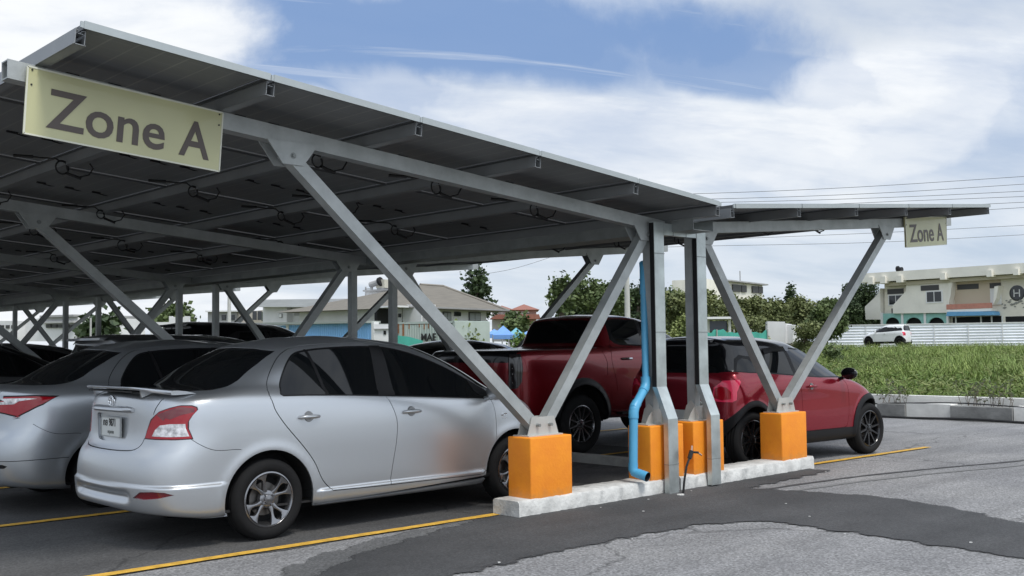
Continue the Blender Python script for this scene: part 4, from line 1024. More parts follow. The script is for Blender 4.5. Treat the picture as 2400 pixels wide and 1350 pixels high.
j.build('duct_joint', STEEL_D, dt, origin=(2.80, -.2, 0))

# blue drain pipe
dp = thing('drain_pipe', 'light blue plastic drain pipe bending round the second orange pedestal', 'drain pipe', (2.36, -.05, .14))
r = .042; o0 = (2.36, -.05, .14)
pt_, pm_, pb_, pk_, pl_ = on_y(1508, 628, .07), on_y(1509, 690, .06), on_y(1514, 905, 0), on_y(1485, 958, -.08), on_y(1484, 1098, -.10)
b = MB(); b.tube([pt_+np.array([.03, .03, .05]), pt_, pm_], r*.92, 16); b.tube([pm_, pb_], r*.82, 18); b.build('upper_pipe', PIPE, dp, o0, True)
b = MB(); b.tube([pb_, pk_], r, 18); b.build('slanted_pipe', PIPE, dp, o0, True)
b = MB(); b.tube([pk_, pl_], r, 18); b.build('lower_pipe', PIPE, dp, o0, True)
du_, ds_, dl_ = [(c-a)/np.linalg.norm(c-a) for a, c in ((pm_, pb_), (pb_, pk_), (pk_, pl_))]
for P_ in ([pb_-du_*.09, pb_-du_*.03, pb_+ds_*.03, pb_+ds_*.09], [pk_-ds_*.09, pk_-ds_*.03, pk_+dl_*.03, pk_+dl_*.09]):
    b = MB(); b.tube(P_, r*1.14, 18); b.build('pipe_elbow', PIPE, dp, o0, True)
b = MB(); pe_ = on_y(1518, 1118, -.26); b.tube([pl_+np.array([0, 0, .05]), pl_-np.array([0, 0, .005]), pl_*.9+pe_*.1-np.array([0, 0, .028]), pl_*.65+pe_*.35-np.array([0, 0, .02]), pe_], r*1.08, 18, caps=False); b.build('pipe_elbow', PIPE, dp, o0, True)
b = MB(); b.tube([pl_*.4+pe_*.6-np.array([0, 0, .012]), pe_+(pe_-pl_)*.004], r*.97, 18, caps=False); b.build('pipe_bore', CAVITY, dp, o0, True)
# black cable with a bare end beside the left duct
b = MB(); b.tube([(2.77, -.33, .0), (2.785, -.335, .12), (2.82, -.34, .26), (2.885, -.34, .36), (2.93, -.335, .385), (3.02, -.33, .375)], .011, 8); b.tube([(2.87, -.338, .33), (2.905, -.339, .40)], .022, 8)
ob = b.build('cable_end', CABLE, None, smooth=True); tag(ob, 'black cable with taped bare ends sticking up beside the left duct', 'cable')
b = MB(); b.tube([(3.01, -.33, .376), (3.075, -.328, .345)], .009, 8); b.tube([(2.905, -.34, .40), (2.912, -.34, .45)], .009, 8); b.build('bare_wire', mat('bare_copper', (.75, .55, .45), .3, .9), ob)

# signs
def sign(x0, z0, x1, z1, x2, z2, x3, z3, y, label, txt_scale=1.0):
    """corners: top left, top right, bottom right, bottom left"""
    r_ = thing('zone_sign', label, 'sign', (x0, y, z0), 0, 'Zone A signs on the carport ends')
    b = MB(); b.prism([(x0, z0), (x1, z1), (x2, z2), (x3, z3)], 'y', y-.012, y+.012); b.build('sign_board', SIGNB, r_, (x0, y, z0))
    e = MB()
    for (a, c), (d, f) in zip([(x0, z0), (x1, z1), (x2, z2), (x3, z3)], [(x1, z1), (x2, z2), (x3, z3), (x0, z0)]): e.beam((a, y-.0135, c), (d, y-.0135, f), .003, .010, up=(0, -1, 0) if False else (0, 0, 1) if abs(d-a) > abs(f-c) else (1, 0, 0))
    e.build('sign_edge', SIGNE, r_, (x0, y, z0))
    c = MB()
    for a, d in ((.02, .04), (.98, .04), (.02, .26), (.98, .22)):
        px_ = x0+(x1-x0)*a+(x3-x0)*d; pz = z0+(z1-z0)*a-(z0-z3)*d; c.lathe([(.0005, y-.016), (.006, y-.016), (.006, y-.012)], 8, 'y', (px_, 0, pz))
    c.build('screw', INK, r_, (x0, y, z0))
    ux = Vector((x2-x3, 0, z2-z3)).normalized(); W = (Vector((x2, 0, z2))-Vector((x3, 0, z3))).length; up = Vector((-ux.z, 0, ux.x)); H = (Vector((x0, 0, z0))-Vector((x3, 0, z3))).dot(up)
    me = text_mesh('Zone', .35, .0015, .0045); me2 = text_mesh('A', .35, .0015, .0045)
    def bb(m): a = np.array([v.co for v in m.vertices]); return a.min(0), a.max(0)
    for m_, fx0, fx1 in ((me, .095, .685), (me2, .765, .935)):
        lo, hi = bb(m_); s_x = (fx1-fx0)*W/(hi[0]-lo[0]); s_z = (H*.60)/(hi[1]-lo[1])
        m_.transform(Matrix.Diagonal((s_x, s_z, 1, 1)) @ Matrix.Translation((-lo[0], -max(lo[1], -1), 0)))
        base = Vector((x3, y-.0145, z3))+ux*(fx0*W)+up*(H*.145)
        m_.transform(FR((base.x-x0, 0, base.z-z0), ux, up)); m_.transform(Matrix.Translation((0, -.0145, 0)))
        m_.name = 'lettering'; m_.materials.clear(); m_.materials.append(SIGNL); o = bpy.data.objects.new('lettering', m_); link(o, r_)
    return r_
sign(-3.189, 3.142, -1.916, 3.043, -1.943, 2.639, -3.208, 2.735, -.082, 'large cream Zone A sign with brown letters on the left carport')
sign(7.990, 3.080, 9.235, 3.175, 9.215, 2.784, 8.001, 2.675, -.082, 'far cream Zone A sign with brown letters on the right carport')
# ------------------------------------------------------------------ ground
def asphalt(name, c1, c2, grain, wet=0.0, gscale=260, cracks=True):
    m = mat(name, c1, .88); nt = m.node_tree; N = nt.nodes; L = nt.links; b = N['Principled BSDF']; tc = N.new('ShaderNodeTexCoord')
    n1 = N.new('ShaderNodeTexNoise'); n1.inputs['Scale'].default_value = .55; n1.inputs['Detail'].default_value = 8; n1.inputs['Roughness'].default_value = .6; L.new(tc.outputs['Object'], n1.inputs[0])
    rp = N.new('ShaderNodeValToRGB'); rp.color_ramp.elements[0].position = .35; rp.color_ramp.elements[1].position = .68; rp.color_ramp.elements[0].color = (*c1, 1); rp.color_ramp.elements[1].color = (*c2, 1); L.new(n1.outputs[0], rp.inputs[0])
    vo = N.new('ShaderNodeTexVoronoi'); vo.inputs['Scale'].default_value = gscale*.28; L.new(tc.outputs['Object'], vo.inputs['Vector'])
    n2 = N.new('ShaderNodeTexNoise'); n2.inputs['Scale'].default_value = gscale*.22; n2.inputs['Detail'].default_value = 4; L.new(tc.outputs['Object'], n2.inputs[0])
    mr = N.new('ShaderNodeMapRange'); mr.inputs[1].default_value = .25; mr.inputs[2].default_value = .75; mr.inputs[3].default_value = 1-grain; mr.inputs[4].default_value = 1+grain; L.new(n2.outputs[0], mr.inputs[0])
    sp = N.new('ShaderNodeSeparateColor'); L.new(vo.outputs['Color'], sp.inputs[0])
    m2 = N.new('ShaderNodeMapRange'); m2.inputs[3].default_value = 1-grain*.8; m2.inputs[4].default_value = 1+grain*.9; L.new(sp.outputs[0], m2.inputs[0])
    mu = N.new('ShaderNodeMath'); mu.operation = 'MULTIPLY'; L.new(mr.outputs[0], mu.inputs[0]); L.new(m2.outputs[0], mu.inputs[1])
    last = mu.outputs[0]
    if cracks:
        v3 = N.new('ShaderNodeTexVoronoi'); v3.feature = 'DISTANCE_TO_EDGE'; v3.inputs['Scale'].default_value = .23
        nd = N.new('ShaderNodeTexNoise'); nd.inputs['Scale'].default_value = 1.6; nd.inputs['Detail'].default_value = 6; L.new(tc.outputs['Object'], nd.inputs[0])
        va = N.new('ShaderNodeVectorMath'); va.operation = 'MULTIPLY_ADD'; L.new(nd.outputs['Color'], va.inputs[0]); va.inputs[1].default_value = (.9, .9, .9); L.new(tc.outputs['Object'], va.inputs[2]); L.new(va.outputs[0], v3.inputs['Vector'])
        m3 = N.new('ShaderNodeMapRange'); m3.inputs[1].default_value = .0015; m3.inputs[2].default_value = .006; m3.inputs[3].default_value = .55; m3.inputs[4].default_value = 1; L.new(v3.outputs['Distance'], m3.inputs[0])
        m4 = N.new('ShaderNodeMath'); m4.operation = 'MULTIPLY'; L.new(last, m4.inputs[0]); L.new(m3.outputs[0], m4.inputs[1]); last = m4.outputs[0]
    # soft wear: long streaks and pale dusty patches
    mp = N.new('ShaderNodeMapping'); mp.inputs['Scale'].default_value = (.25, 1.6, 1); L.new(tc.outputs['Object'], mp.inputs[0])
    n5 = N.new('ShaderNodeTexNoise'); n5.inputs['Scale'].default_value = 1.7; n5.inputs['Detail'].default_value = 5; L.new(mp.outputs[0], n5.inputs[0])
    m5 = N.new('ShaderNodeMapRange'); m5.inputs[1].default_value = .3; m5.inputs[2].default_value = .7; m5.inputs[3].default_value = .82; m5.inputs[4].default_value = 1.16; L.new(n5.outputs[0], m5.inputs[0])
    m6 = N.new('ShaderNodeMath'); m6.operation = 'MULTIPLY'; L.new(last, m6.inputs[0]); L.new(m5.outputs[0], m6.inputs[1]); last = m6.outputs[0]
    vm = N.new('ShaderNodeVectorMath'); vm.operation = 'SCALE'; L.new(rp.outputs[0], vm.inputs[0]); L.new(last, vm.inputs[3]); L.new(vm.outputs[0], b.inputs['Base Color'])
    bp = N.new('ShaderNodeBump'); bp.inputs['Strength'].default_value = .55; bp.inputs['Distance'].default_value = .006; L.new(mu.outputs[0], bp.inputs['Height']); L.new(bp.outputs[0], b.inputs['Normal'])
    return m
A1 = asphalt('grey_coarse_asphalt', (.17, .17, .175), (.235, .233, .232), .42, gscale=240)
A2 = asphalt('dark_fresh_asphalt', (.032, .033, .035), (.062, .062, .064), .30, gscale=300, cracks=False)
A3 = asphalt('bay_painted_shade', (.050, .050, .051), (.092, .090, .088), .30, gscale=260)  # asphalt colour darkened to paint in the shade of the carport roofs
YEL = mat('yellow_road_paint', (.62, .36, .045), .7, var=.25, scale=14, bump=.3, bscale=60)

def sheet(name, poly, z, m, kind='structure', label=None, wob=0.0, seg=.25):
    P = []
    rr_ = random.Random(len(poly)*13)
    n = len(poly)
    for i in range(n):
        a = np.array(poly[i], float); c = np.array(poly[(i+1) % n], float); L_ = np.linalg.norm(c-a); k = max(1, int(L_/seg)) if wob else 1
        nn = np.array([-(c-a)[1], (c-a)[0]])/max(L_, 1e-6)
        for t in range(k): P.append(a+(c-a)*t/k+(nn*(rr_.uniform(-wob, wob)*.6+wob*1.5*math.sin(t*.9+i)*math.sin(t*.23+i*2)) if t else 0))
    bm = bmesh.new(); vs = [bm.verts.new((p[0], p[1], z)) for p in P]; f = bm.faces.new(vs)
    if f.normal.z < 0: f.normal_flip()
    bmesh.ops.triangulate(bm, faces=bm.faces[:]); me = bpy.data.meshes.new(name); bm.to_mesh(me); bm.free(); me.materials.append(m)
    o = bpy.data.objects.new(name, me); link(o); tag(o, label, None, None, kind); return o

GRASSG = mat('field_soil_and_grass', (.075, .11, .030), .95, col2=(.13, .12, .055), scale=.35, bump=.5, bscale=6)
# one terrain sheet to the horizon, rising gently beyond the car park
gx = np.concatenate([np.linspace(-900, -70, 10), np.linspace(-60, 13, 8), np.linspace(13.9, 120, 54), np.linspace(140, 1500, 14)]); gy = np.concatenate([np.linspace(-700, -90, 8), np.linspace(-80, 120, 41), np.linspace(140, 1500, 14)])
b = MB(); rr_ = random.Random(5)
vs = [(x, y, field_z(x, y)-.03+(rr_.uniform(-.05, .07) if x > 16 and x < 130 else 0)) for y in gy for x in gx]; nx = len(gx)
b.add(vs, [(j*nx+i, j*nx+i+1, (j+1)*nx+i+1, (j+1)*nx+i) for j in range(len(gy)-1) for i in range(nx-1)])
o = b.build('ground', GRASSG, None, smooth=True, angle=180, recalc=False); tag(o, 'grassy ground stretching to the horizon', None, None, 'structure')
sheet('car_park_asphalt', [(-60, -60), (13.95, -60), (13.95, 60), (-60, 60)], 0.0, A1, label='grey asphalt of the car park')
sheet('bay_shade_sheet', [(-7.0, .16), (.70, .05), (5.5, -.04), (5.6, 1.0), (5.9, 3.0), (6.2, 42), (-7.0, 42)], .004, A3, label='parking bay asphalt with the roof shade painted darker', wob=.03)  # dark sheet standing in for the shade over the bays
sheet('trench_patch', [(-1.5, -.75), (-1.05, -.48), (-.2, -.2), (.62, .03), (2.9, -.02), (5.26, -.12), (5.30, -.44), (4.55, -.50), (3.49, -.58), (3.62, -1.0), (3.80, -1.79), (3.62, -2.5), (3.18, -3.31), (2.6, -4.6), (1.2, -4.9), (1.86, -3.80), (1.96, -2.6), (1.99, -1.78), (1.55, -1.50), (.81, -1.42), (0, -1.40), (-.72, -1.44), (-1.3, -1.46), (-2.4, -1.75), (-2.6, -1.25)], .008, A2, label='fresh black asphalt patch in front of the front kerb', wob=.026, seg=.05)
sheet('worn_asphalt_patch', [(-3.3, -1.75), (-2.2, -.95), (-1.4, -.35), (-.6, -.08), (.55, .08), (.2, -.2), (-1.0, -.5), (-1.5, -.8), (-2.5, -1.3), (-2.75, -1.8)], .006, asphalt('half_worn_asphalt', (.075, .076, .078), (.13, .13, .13), .36, gscale=280, cracks=False), label='half worn grey edge of the asphalt patch', wob=.03, seg=.06)
def ragged(m):
    nt = m.node_tree; N = nt.nodes; L = nt.links; at_ = N.new('ShaderNodeAttribute'); at_.attribute_name = 'edge'; tc = N.new('ShaderNodeTexCoord')
    nz = N.new('ShaderNodeTexNoise'); nz.inputs['Scale'].default_value = 22; nz.inputs['Detail'].default_value = 7; nz.inputs['Roughness'].default_value = .7; L.new(tc.outputs['Object'], nz.inputs[0])
    ad = N.new('ShaderNodeMath'); ad.operation = 'MULTIPLY_ADD'; L.new(nz.outputs[0], ad.inputs[0]); ad.inputs[1].default_value = 1.5; ad.inputs[2].default_value = -.75
    s = N.new('ShaderNodeMath'); s.operation = 'ADD'; L.new(ad.outputs[0], s.inputs[0]); L.new(at_.outputs['Fac'], s.inputs[1])
    mr = N.new('ShaderNodeMapRange'); mr.inputs[1].default_value = .40; mr.inputs[2].default_value = .62; L.new(s.outputs[0], mr.inputs[0])
    tr = N.new('ShaderNodeBsdfTransparent'); mx = N.new('ShaderNodeMixShader'); L.new(mr.outputs[0], mx.inputs[0]); L.new(tr.outputs[0], mx.inputs[1]); L.new(N['Principled BSDF'].outputs[0], mx.inputs[2]); L.new(mx.outputs[0], N['Material Output'].inputs['Surface'])
def feather(o, wi=.05, wo=.07):
    """turn a flat sheet into a solid middle with a crumbling rim"""
    bm = bmesh.new(); bm.from_mesh(o.data); be = [e for e in bm.edges if e.is_boundary]; v0 = be[0].verts[0]; loop = [v0]; prev = None; v = v0
    while True:
        e = next(e for e in v.link_edges if e.is_boundary and e is not prev); v = e.other_vert(v); prev = e
        if v is v0: break
        loop.append(v)
    P = [np.array(v.co[:2]) for v in loop]; z = loop[0].co.z; bm.free(); n = len(P); ar = sum(P[i][0]*P[(i+1) % n][1]-P[(i+1) % n][0]*P[i][1] for i in range(n))
    if ar < 0: P = P[::-1]
    I, O = [], []
    for i in range(n):
        t = P[(i+2) % n]-P[i-2]; t = t/np.linalg.norm(t); nn = np.array([t[1], -t[0]]); I.append(P[i]-nn*wi); O.append(P[i]+nn*wo)
    from mathutils.geometry import delaunay_2d_cdt
    ov, oe, of, vo_, _, _ = delaunay_2d_cdt([Vector(p) for p in O]+[Vector(p) for p in I], [(n+i, n+(i+1) % n) for i in range(n)], [list(range(n))], 1, 1e-5)
    bm = bmesh.new(); lay = bm.verts.layers.float.new('edge'); vs = []
    for k, p in enumerate(ov):
        v = bm.verts.new((p.x, p.y, z)); ids = vo_[k]; v[lay] = 0.5 if not ids else (1.0 if min(ids) >= n else 0.0); vs.append(v)
    for f in of:
        try: q = bm.faces.new([vs[k] for k in f])
        except Exception: continue
        q.normal_update()
        if q.normal.z < 0: q.normal_flip()
    m = o.data.materials[0]; me = bpy.data.meshes.new(o.name); bm.to_mesh(me); bm.free(); me.materials.append(m); o.data = me
ragged(A2); ragged(MATS['half_worn_asphalt'])
for o in list(COL.objects):
    if o.name.startswith(('trench_patch', 'worn_asphalt_patch')): feather(o)
# paler raised seam across the right of the forecourt
def ribbon(name, pts, w, z, m, label, kind='structure', wob=.004):
    P = smooth2(pts, 14); L_ = []; Q = []; rr_ = random.Random(3)
    for i, p in enumerate(P):
        t = P[min(i+1, len(P)-1)]-P[max(i-1, 0)]; t = t/np.linalg.norm(t); n = np.array([-t[1], t[0]]); L_.append(p+n*(w/2+rr_.uniform(-wob, wob))); Q.append(p-n*(w/2+rr_.uniform(-wob, wob)))
    b = MB(); n = len(P); b.add([(q[0], q[1], z) for q in L_]+[(q[0], q[1], z) for q in Q], [(i, i+1, n+i+1, n+i) for i in range(n-1)])
    o = b.build(name, m, None, recalc=False)
    if o.data.polygons[0].normal.z < 0: o.data.flip_normals()
    return tag(o, label, None, None, kind)
ribbon('yellow_line', [(-7, .22), (-2.6, .152), (-.9, .11), (.72, .07)], .095, .012, YEL, 'yellow bay line along the near side of the silver sedan')
ribbon('yellow_line', [(5.40, .02), (6.9, -.04), (8.42, -.10)], .095, .012, YEL, 'yellow bay line beside the crimson hatchback')
ORD = ['first', 'second', 'third', 'fourth', 'fifth', 'sixth', 'seventh', 'eighth', 'ninth', 'tenth', 'eleventh', 'twelfth']
for j, k in enumerate(range(1, 12)):
    y = .02+2.551*k
    ribbon('yellow_line', [(-7, y+.10), (-2.4, y+.07), (.72 if k % 2 == 0 else 2.7, y)], .10, .012, YEL, 'yellow bay line of the left wing, %s from the near side' % ORD[k])
    ribbon('yellow_line', [(5.4 if k % 2 == 0 else 3.6, y), (8.4, y-.05)], .10, .012, YEL, 'yellow bay line of the right wing, %s from the near side' % ORD[k])
p0, p1, p2 = on_z(1740, 1155), on_z(2060, 1112), on_z(2420, 1078)
ribbon('asphalt_seam', [p0[:2], p1[:2], p2[:2]], .05, .006, mat('dark_seam', (.06, .06, .062), .9), 'dark repair seam running across the forecourt', wob=.012)
p0, p1, p2 = on_z(1740, 1168), on_z(2060, 1124), on_z(2420, 1088)
ribbon('asphalt_seam', [p0[:2], p1[:2], p2[:2]], .07, .005, mat('pale_seam', (.17, .17, .17), .9), 'pale edge of the repair seam across the forecourt', wob=.014)
# litter: small pale stones and chips
CHIP = mat('pale_stone_chip', (.62, .62, .60), .8)
chips = [(1595, 1160, .035), (1508, 1198, .012), (1520, 1170, .010), (1620, 1150, .009), (1300, 1193, .014), (1170, 1318, .011), (1842, 1180, .010), (1897, 1210, .010), (2275, 1271, .012), (1540, 1157, .010), (1455, 1172, .009), (1935, 1105, .010), (1260, 1200, .008), (1408, 1189, .008), (1482, 1263, .008), (1980, 1250, .007)]
for i, (u, v, r) in enumerate(chips):
    p = on_z(u, v, .01); b = MB(); n = 7; rr2 = random.Random(i); pts = [(p[0]+r*rr2.uniform(.6, 1.3)*math.cos(2*math.pi*k/n), p[1]+r*rr2.uniform(.6, 1.3)*math.sin(2*math.pi*k/n)) for k in range(n)]
    b.prism(pts, 'z', .009, .009+r*.25); o = b.build('stone_chip', CHIP)
    tag(o, 'largest white chip of stone on the fresh asphalt' if i == 0 else 'tiny pale stone chip lying on the asphalt', 'stone', None if i == 0 else 'tiny stone chips on the asphalt')

# ------------------------------------------------------------------ edge of the car park: low wall, planters, hose
WALLW = mat('whitewashed_wall', (.76, .75, .71), .85, var=.14, scale=2.5, bump=.2, bscale=14)
PLANT = mat('planter_concrete', (.25, .25, .24), .85, var=.28, scale=2.2, bump=.3, bscale=20)
XW = 13.75
b = MB(); b.box((XW+.15, 4, .20), (.16, 60, .40)); o = b.build('low_wall', WALLW); tag(o, 'low whitewashed wall along the far edge of the car park', 'wall')
def yw(u, v=960, x=XW-.3): r = ray(u, v); t = (x-CAM[0])/r[0]; return CAM[1]+r[1]*t
STEM = mat('bare_twig', (.16, .13, .10), .9); LEAF_D = mat('shrub_leaf', (.06, .075, .035), .8)
planters = [(2062, 2127), (2233, 2378)]
xp = XW-.12
for i, (u0, u1) in enumerate(planters):
    ya, yb = yw(u0), yw(u1); yc = (ya+yb)/2; w = abs(ya-yb)
    t = thing('planter', ['short grey concrete planter next to the crimson hatchback', 'long grey concrete planter with bare twigs at the right', 'planter just beyond the right edge'][i], 'planter', (xp-.12, yc, 0), 0, 'concrete planters along the low wall')
    b = MB(); 
    b.box((0, 0, .13), (.34, w, .26), bev=.01); b.build('planter_box', PLANT, t)
    rr2 = random.Random(i+2); tw = MB(); lv = MB()
    for k in range(int(w*22)):
        y = rr2.uniform(-w/2+.05, w/2-.05); x = rr2.uniform(-.1, .1); a = rr2.uniform(-.12, .12); h = rr2.uniform(.16, .42)
        pth = [(x, y, .25), (x+a*.4, y+rr2.uniform(-.06, .06), .25+h*.5), (x+a, y+rr2.uniform(-.14, .14), .25+h)]
        tw.tube(pth, .006, 5, r2=.002)
        for q in range(5):
            e = pth[1] if q < 2 else pth[2]; d = (e[0]+rr2.uniform(-.06, .06), e[1]+rr2.uniform(-.09, .09), e[2]+rr2.uniform(-.02, .10)); tw.tube([e, d], .003, 4, r2=.0015)
            s_ = .022; lv.add([(d[0], d[1]-s_, d[2]), (d[0]+s_*.6, d[1], d[2]+s_), (d[0], d[1]+s_, d[2]), (d[0]-s_*.5, d[1], d[2]-s_*.5)], [(0, 1, 2, 3)])
    tw.build('twigs', STEM, t); lv.build('leaves', LEAF_D, t, recalc=False)
# white block pieces between the planters
for i, (u0, u1) in enumerate([(2127, 2233), (2378, 2480)]):
    ya, yb = yw(u0), yw(u1); b = MB(); b.box((xp-.10, (ya+yb)/2, .14), (.30, abs(ya-yb)-.01, .28), bev=.01); o = b.build('concrete_block', WALLW); tag(o, ['white painted concrete block between the two grey planters', 'white painted concrete block right of the long planter'][i], 'block')
HOSE = mat('black_hose', (.012, .012, .012), .5)
b = MB(); b.tube([(xp-.38, yw(u, v, xp-.38), .03+.012*math.sin(u*.02)) for u, v in [(u, 985) for u in range(1980, 2660, 40)]], .022, 8); o = b.build('ground_hose', HOSE, None, smooth=True); tag(o, 'thick black hose lying along the foot of the planters', 'hose')
b = MB(); b.tube([(xp-.24, yw(u, 950, xp-.24), .29+.02*math.sin(u*.017+1)-(.02 if u < 2090 else 0)) for u in range(1980, 2660, 40)], .012, 8); o = b.build('cable_run', HOSE, None, smooth=True); tag(o, 'thin black cable draped over the tops of the planters', 'cable')

# ------------------------------------------------------------------ vegetation
def leafmat(name, c1, c2, tr=.25):
    m = mat(name, c1, .6, col2=c2, scale=.9, spec=.35); b = m.node_tree.nodes['Principled BSDF']
    b.inputs['Transmission Weight'].default_value = 0; b.inputs['Subsurface Weight'].default_value = 0
    return m
G1 = leafmat('weed_green', (.17, .24, .05), (.08, .14, .03)); G2 = leafmat('tall_grass_green', (.27, .34, .09), (.13, .20, .045)); G3 = leafmat('dark_tree_green', (.055, .085, .030), (.022, .042, .016)); G4 = leafmat('mid_tree_green', (.13, .17, .06), (.05, .08, .028)); G5 = leafmat('yellow_green_shrub', (.24, .27, .09), (.10, .14, .04)); G6 = leafmat('olive_treeline_green', (.20, .22, .085), (.085, .11, .040)); DRY = mat('dry_seed_head', (.22, .19, .09), .9); BARK = mat('bark', (.10, .08, .06), .9, var=.3, scale=8)
def blades(name, m, n, area, h0, h1, w, label, seed, lean=.35, clump=1, patchy=False):
    g = np.random.default_rng(seed); P = []; F = []
    for i in range(n):
        x, y = area(g); z = field_z(x, y)-.05
        if patchy and math.sin(x*.8+2.1*math.sin(y*.55))+math.sin(y*1.1+1.7*math.sin(x*.4)) < g.uniform(-.9, .5): continue
        hv = .62+.38*math.sin(x*.55+1.7*math.sin(y*.31))*math.sin(y*.47+1.3*math.sin(x*.23))+.25*g.random()
        for c in range(clump):
            a = g.uniform(0, 6.283); h = g.uniform(h0, h1)*hv; l = g.uniform(.05, lean)*h*1.3; ww = w*g.uniform(.6, 1.3); bx, by = x+g.normal(0, .08)*(clump > 1), y+g.normal(0, .08)*(clump > 1)
            ca, sa = math.cos(a), math.sin(a); q = len(P)
            P += [(bx-sa*ww, by+ca*ww, z), (bx+sa*ww, by-ca*ww, z), (bx+ca*l*.35+sa*ww*.8, by+sa*l*.35-ca*ww*.8, z+h*.6), (bx+ca*l*.35-sa*ww*.8, by+sa*l*.35+ca*ww*.8, z+h*.6), (bx+ca*l, by+sa*l, z+h)]
            F += [(q, q+1, q+2, q+3), (q+3, q+2, q+4)]
    me = bpy.data.meshes.new(name); me.from_pydata(P, [], F); me.materials.append(m); o = bpy.data.objects.new(name, me); link(o); tag(o, label, 'grass', None, 'stuff'); return o
def area_band(x0, x1, u0=1900, u1=2500):
    def f(g):
        t = g.random()**1.6; x = x0+(x1-x0)*t
        ra, rb = ray(u0, 850), ray(u1, 850); ya = CAM[1]+ra[1]*(x-CAM[0])/ra[0]; yb = CAM[1]+rb[1]*(x-CAM[0])/rb[0]
        return x, ya+(yb-ya)*g.random()
    return f
blades('tall_grass', G2, 19000, area_band(16, 72, 1900, 2600), .36, .86, .010, 'tall bright green grass on the rising field', 11, .9, 3, True)
blades('weeds', G1, 9000, area_band(14.3, 40, 1880, 2600), .25, .60, .013, 'low weeds behind the whitewashed wall', 12, .9, 4)
blades('seed_heads', DRY, 900, area_band(15, 60), .6, .85, .005, 'thin dry seed stalks above the tall grass', 13, .3, 1)

def brush(name, m, n, area, s0, s1, leaf, label, seed, per=70):
    g = np.random.default_rng(seed); P = []; F = []
    for i in range(n):
        x, y = area(g); z = field_z(x, y); s = g.uniform(s0, s1)
        for k in range(per):
            d = g.normal(size=3); d /= np.linalg.norm(d); d[2] = abs(d[2]); c = np.array([x, y, z])+d*np.array([s, s, s*.75])*g.random()**.4
            a = g.normal(size=3); a[2] = abs(a[2]); a /= np.linalg.norm(a); b_ = np.cross(a, g.normal(size=3)); b_ /= np.linalg.norm(b_); l = leaf*g.uniform(.6, 1.4); q = len(P)
            P += [tuple(c-a*l*.9), tuple(c+b_*l*.16), tuple(c+a*l*.9), tuple(c-b_*l*.16)]; F.append((q, q+1, q+2, q+3))
    me = bpy.data.meshes.new(name); me.from_pydata(P, [], F); me.materials.append(m); o = bpy.data.objects.new(name, me); link(o); tag(o, label, 'undergrowth', None, 'stuff'); return o
brush('undergrowth', G5, 1000, area_band(15, 68), .35, .95, .085, 'yellow green leafy undergrowth among the grass', 14)
brush('undergrowth', G1, 900, area_band(14.6, 60), .30, .85, .085, 'dark green leafy undergrowth low on the bank', 15)
brush('undergrowth', DRY, 260, area_band(15, 60), .25, .6, .07, 'brownish dry undergrowth patches on the bank', 16)
def crown_pts(g, blobs, n):
    """leaf cluster positions spread through a set of ellipsoids, denser at their skin"""
    vol = np.array([b[3]*b[4]*b[5] for b in blobs]); pick = g.choice(len(blobs), n, p=vol/vol.sum()); out = np.zeros((n, 3)); nr = np.zeros((n, 3))
    for i, k in enumerate(pick):
        b = blobs[k]; d = g.normal(size=3); d /= np.linalg.norm(d); r = g.random()**.28; out[i] = (b[0]+d[0]*r*b[3], b[1]+d[1]*r*b[4], b[2]+d[2]*r*b[5]); nr[i] = d
    return out, nr
def leaves_mesh(name, m, pts, size, g, parent, nper=3, droop=0.0, elong=1.0):
    P = []; F = []
    for p in pts:
        for k in range(nper):
            c = p+g.normal(0, size*.7, 3); a = g.normal(size=3); a[2] = a[2]*.6-droop; a /= np.linalg.norm(a); b_ = np.cross(a, g.normal(size=3)); b_ /= np.linalg.norm(b_); s = size*g.uniform(.5, 1.2); q = len(P)
            P += [tuple(c-a*s*elong*.5), tuple(c+b_*s*.35), tuple(c+a*s*elong*.5), tuple(c-b_*s*.35)]; F.append((q, q+1, q+2, q+3))
    me = bpy.data.meshes.new(name); me.from_pydata(P, [], F); me.materials.append(m); o = bpy.data.objects.new(name, me); link(o, parent); return o
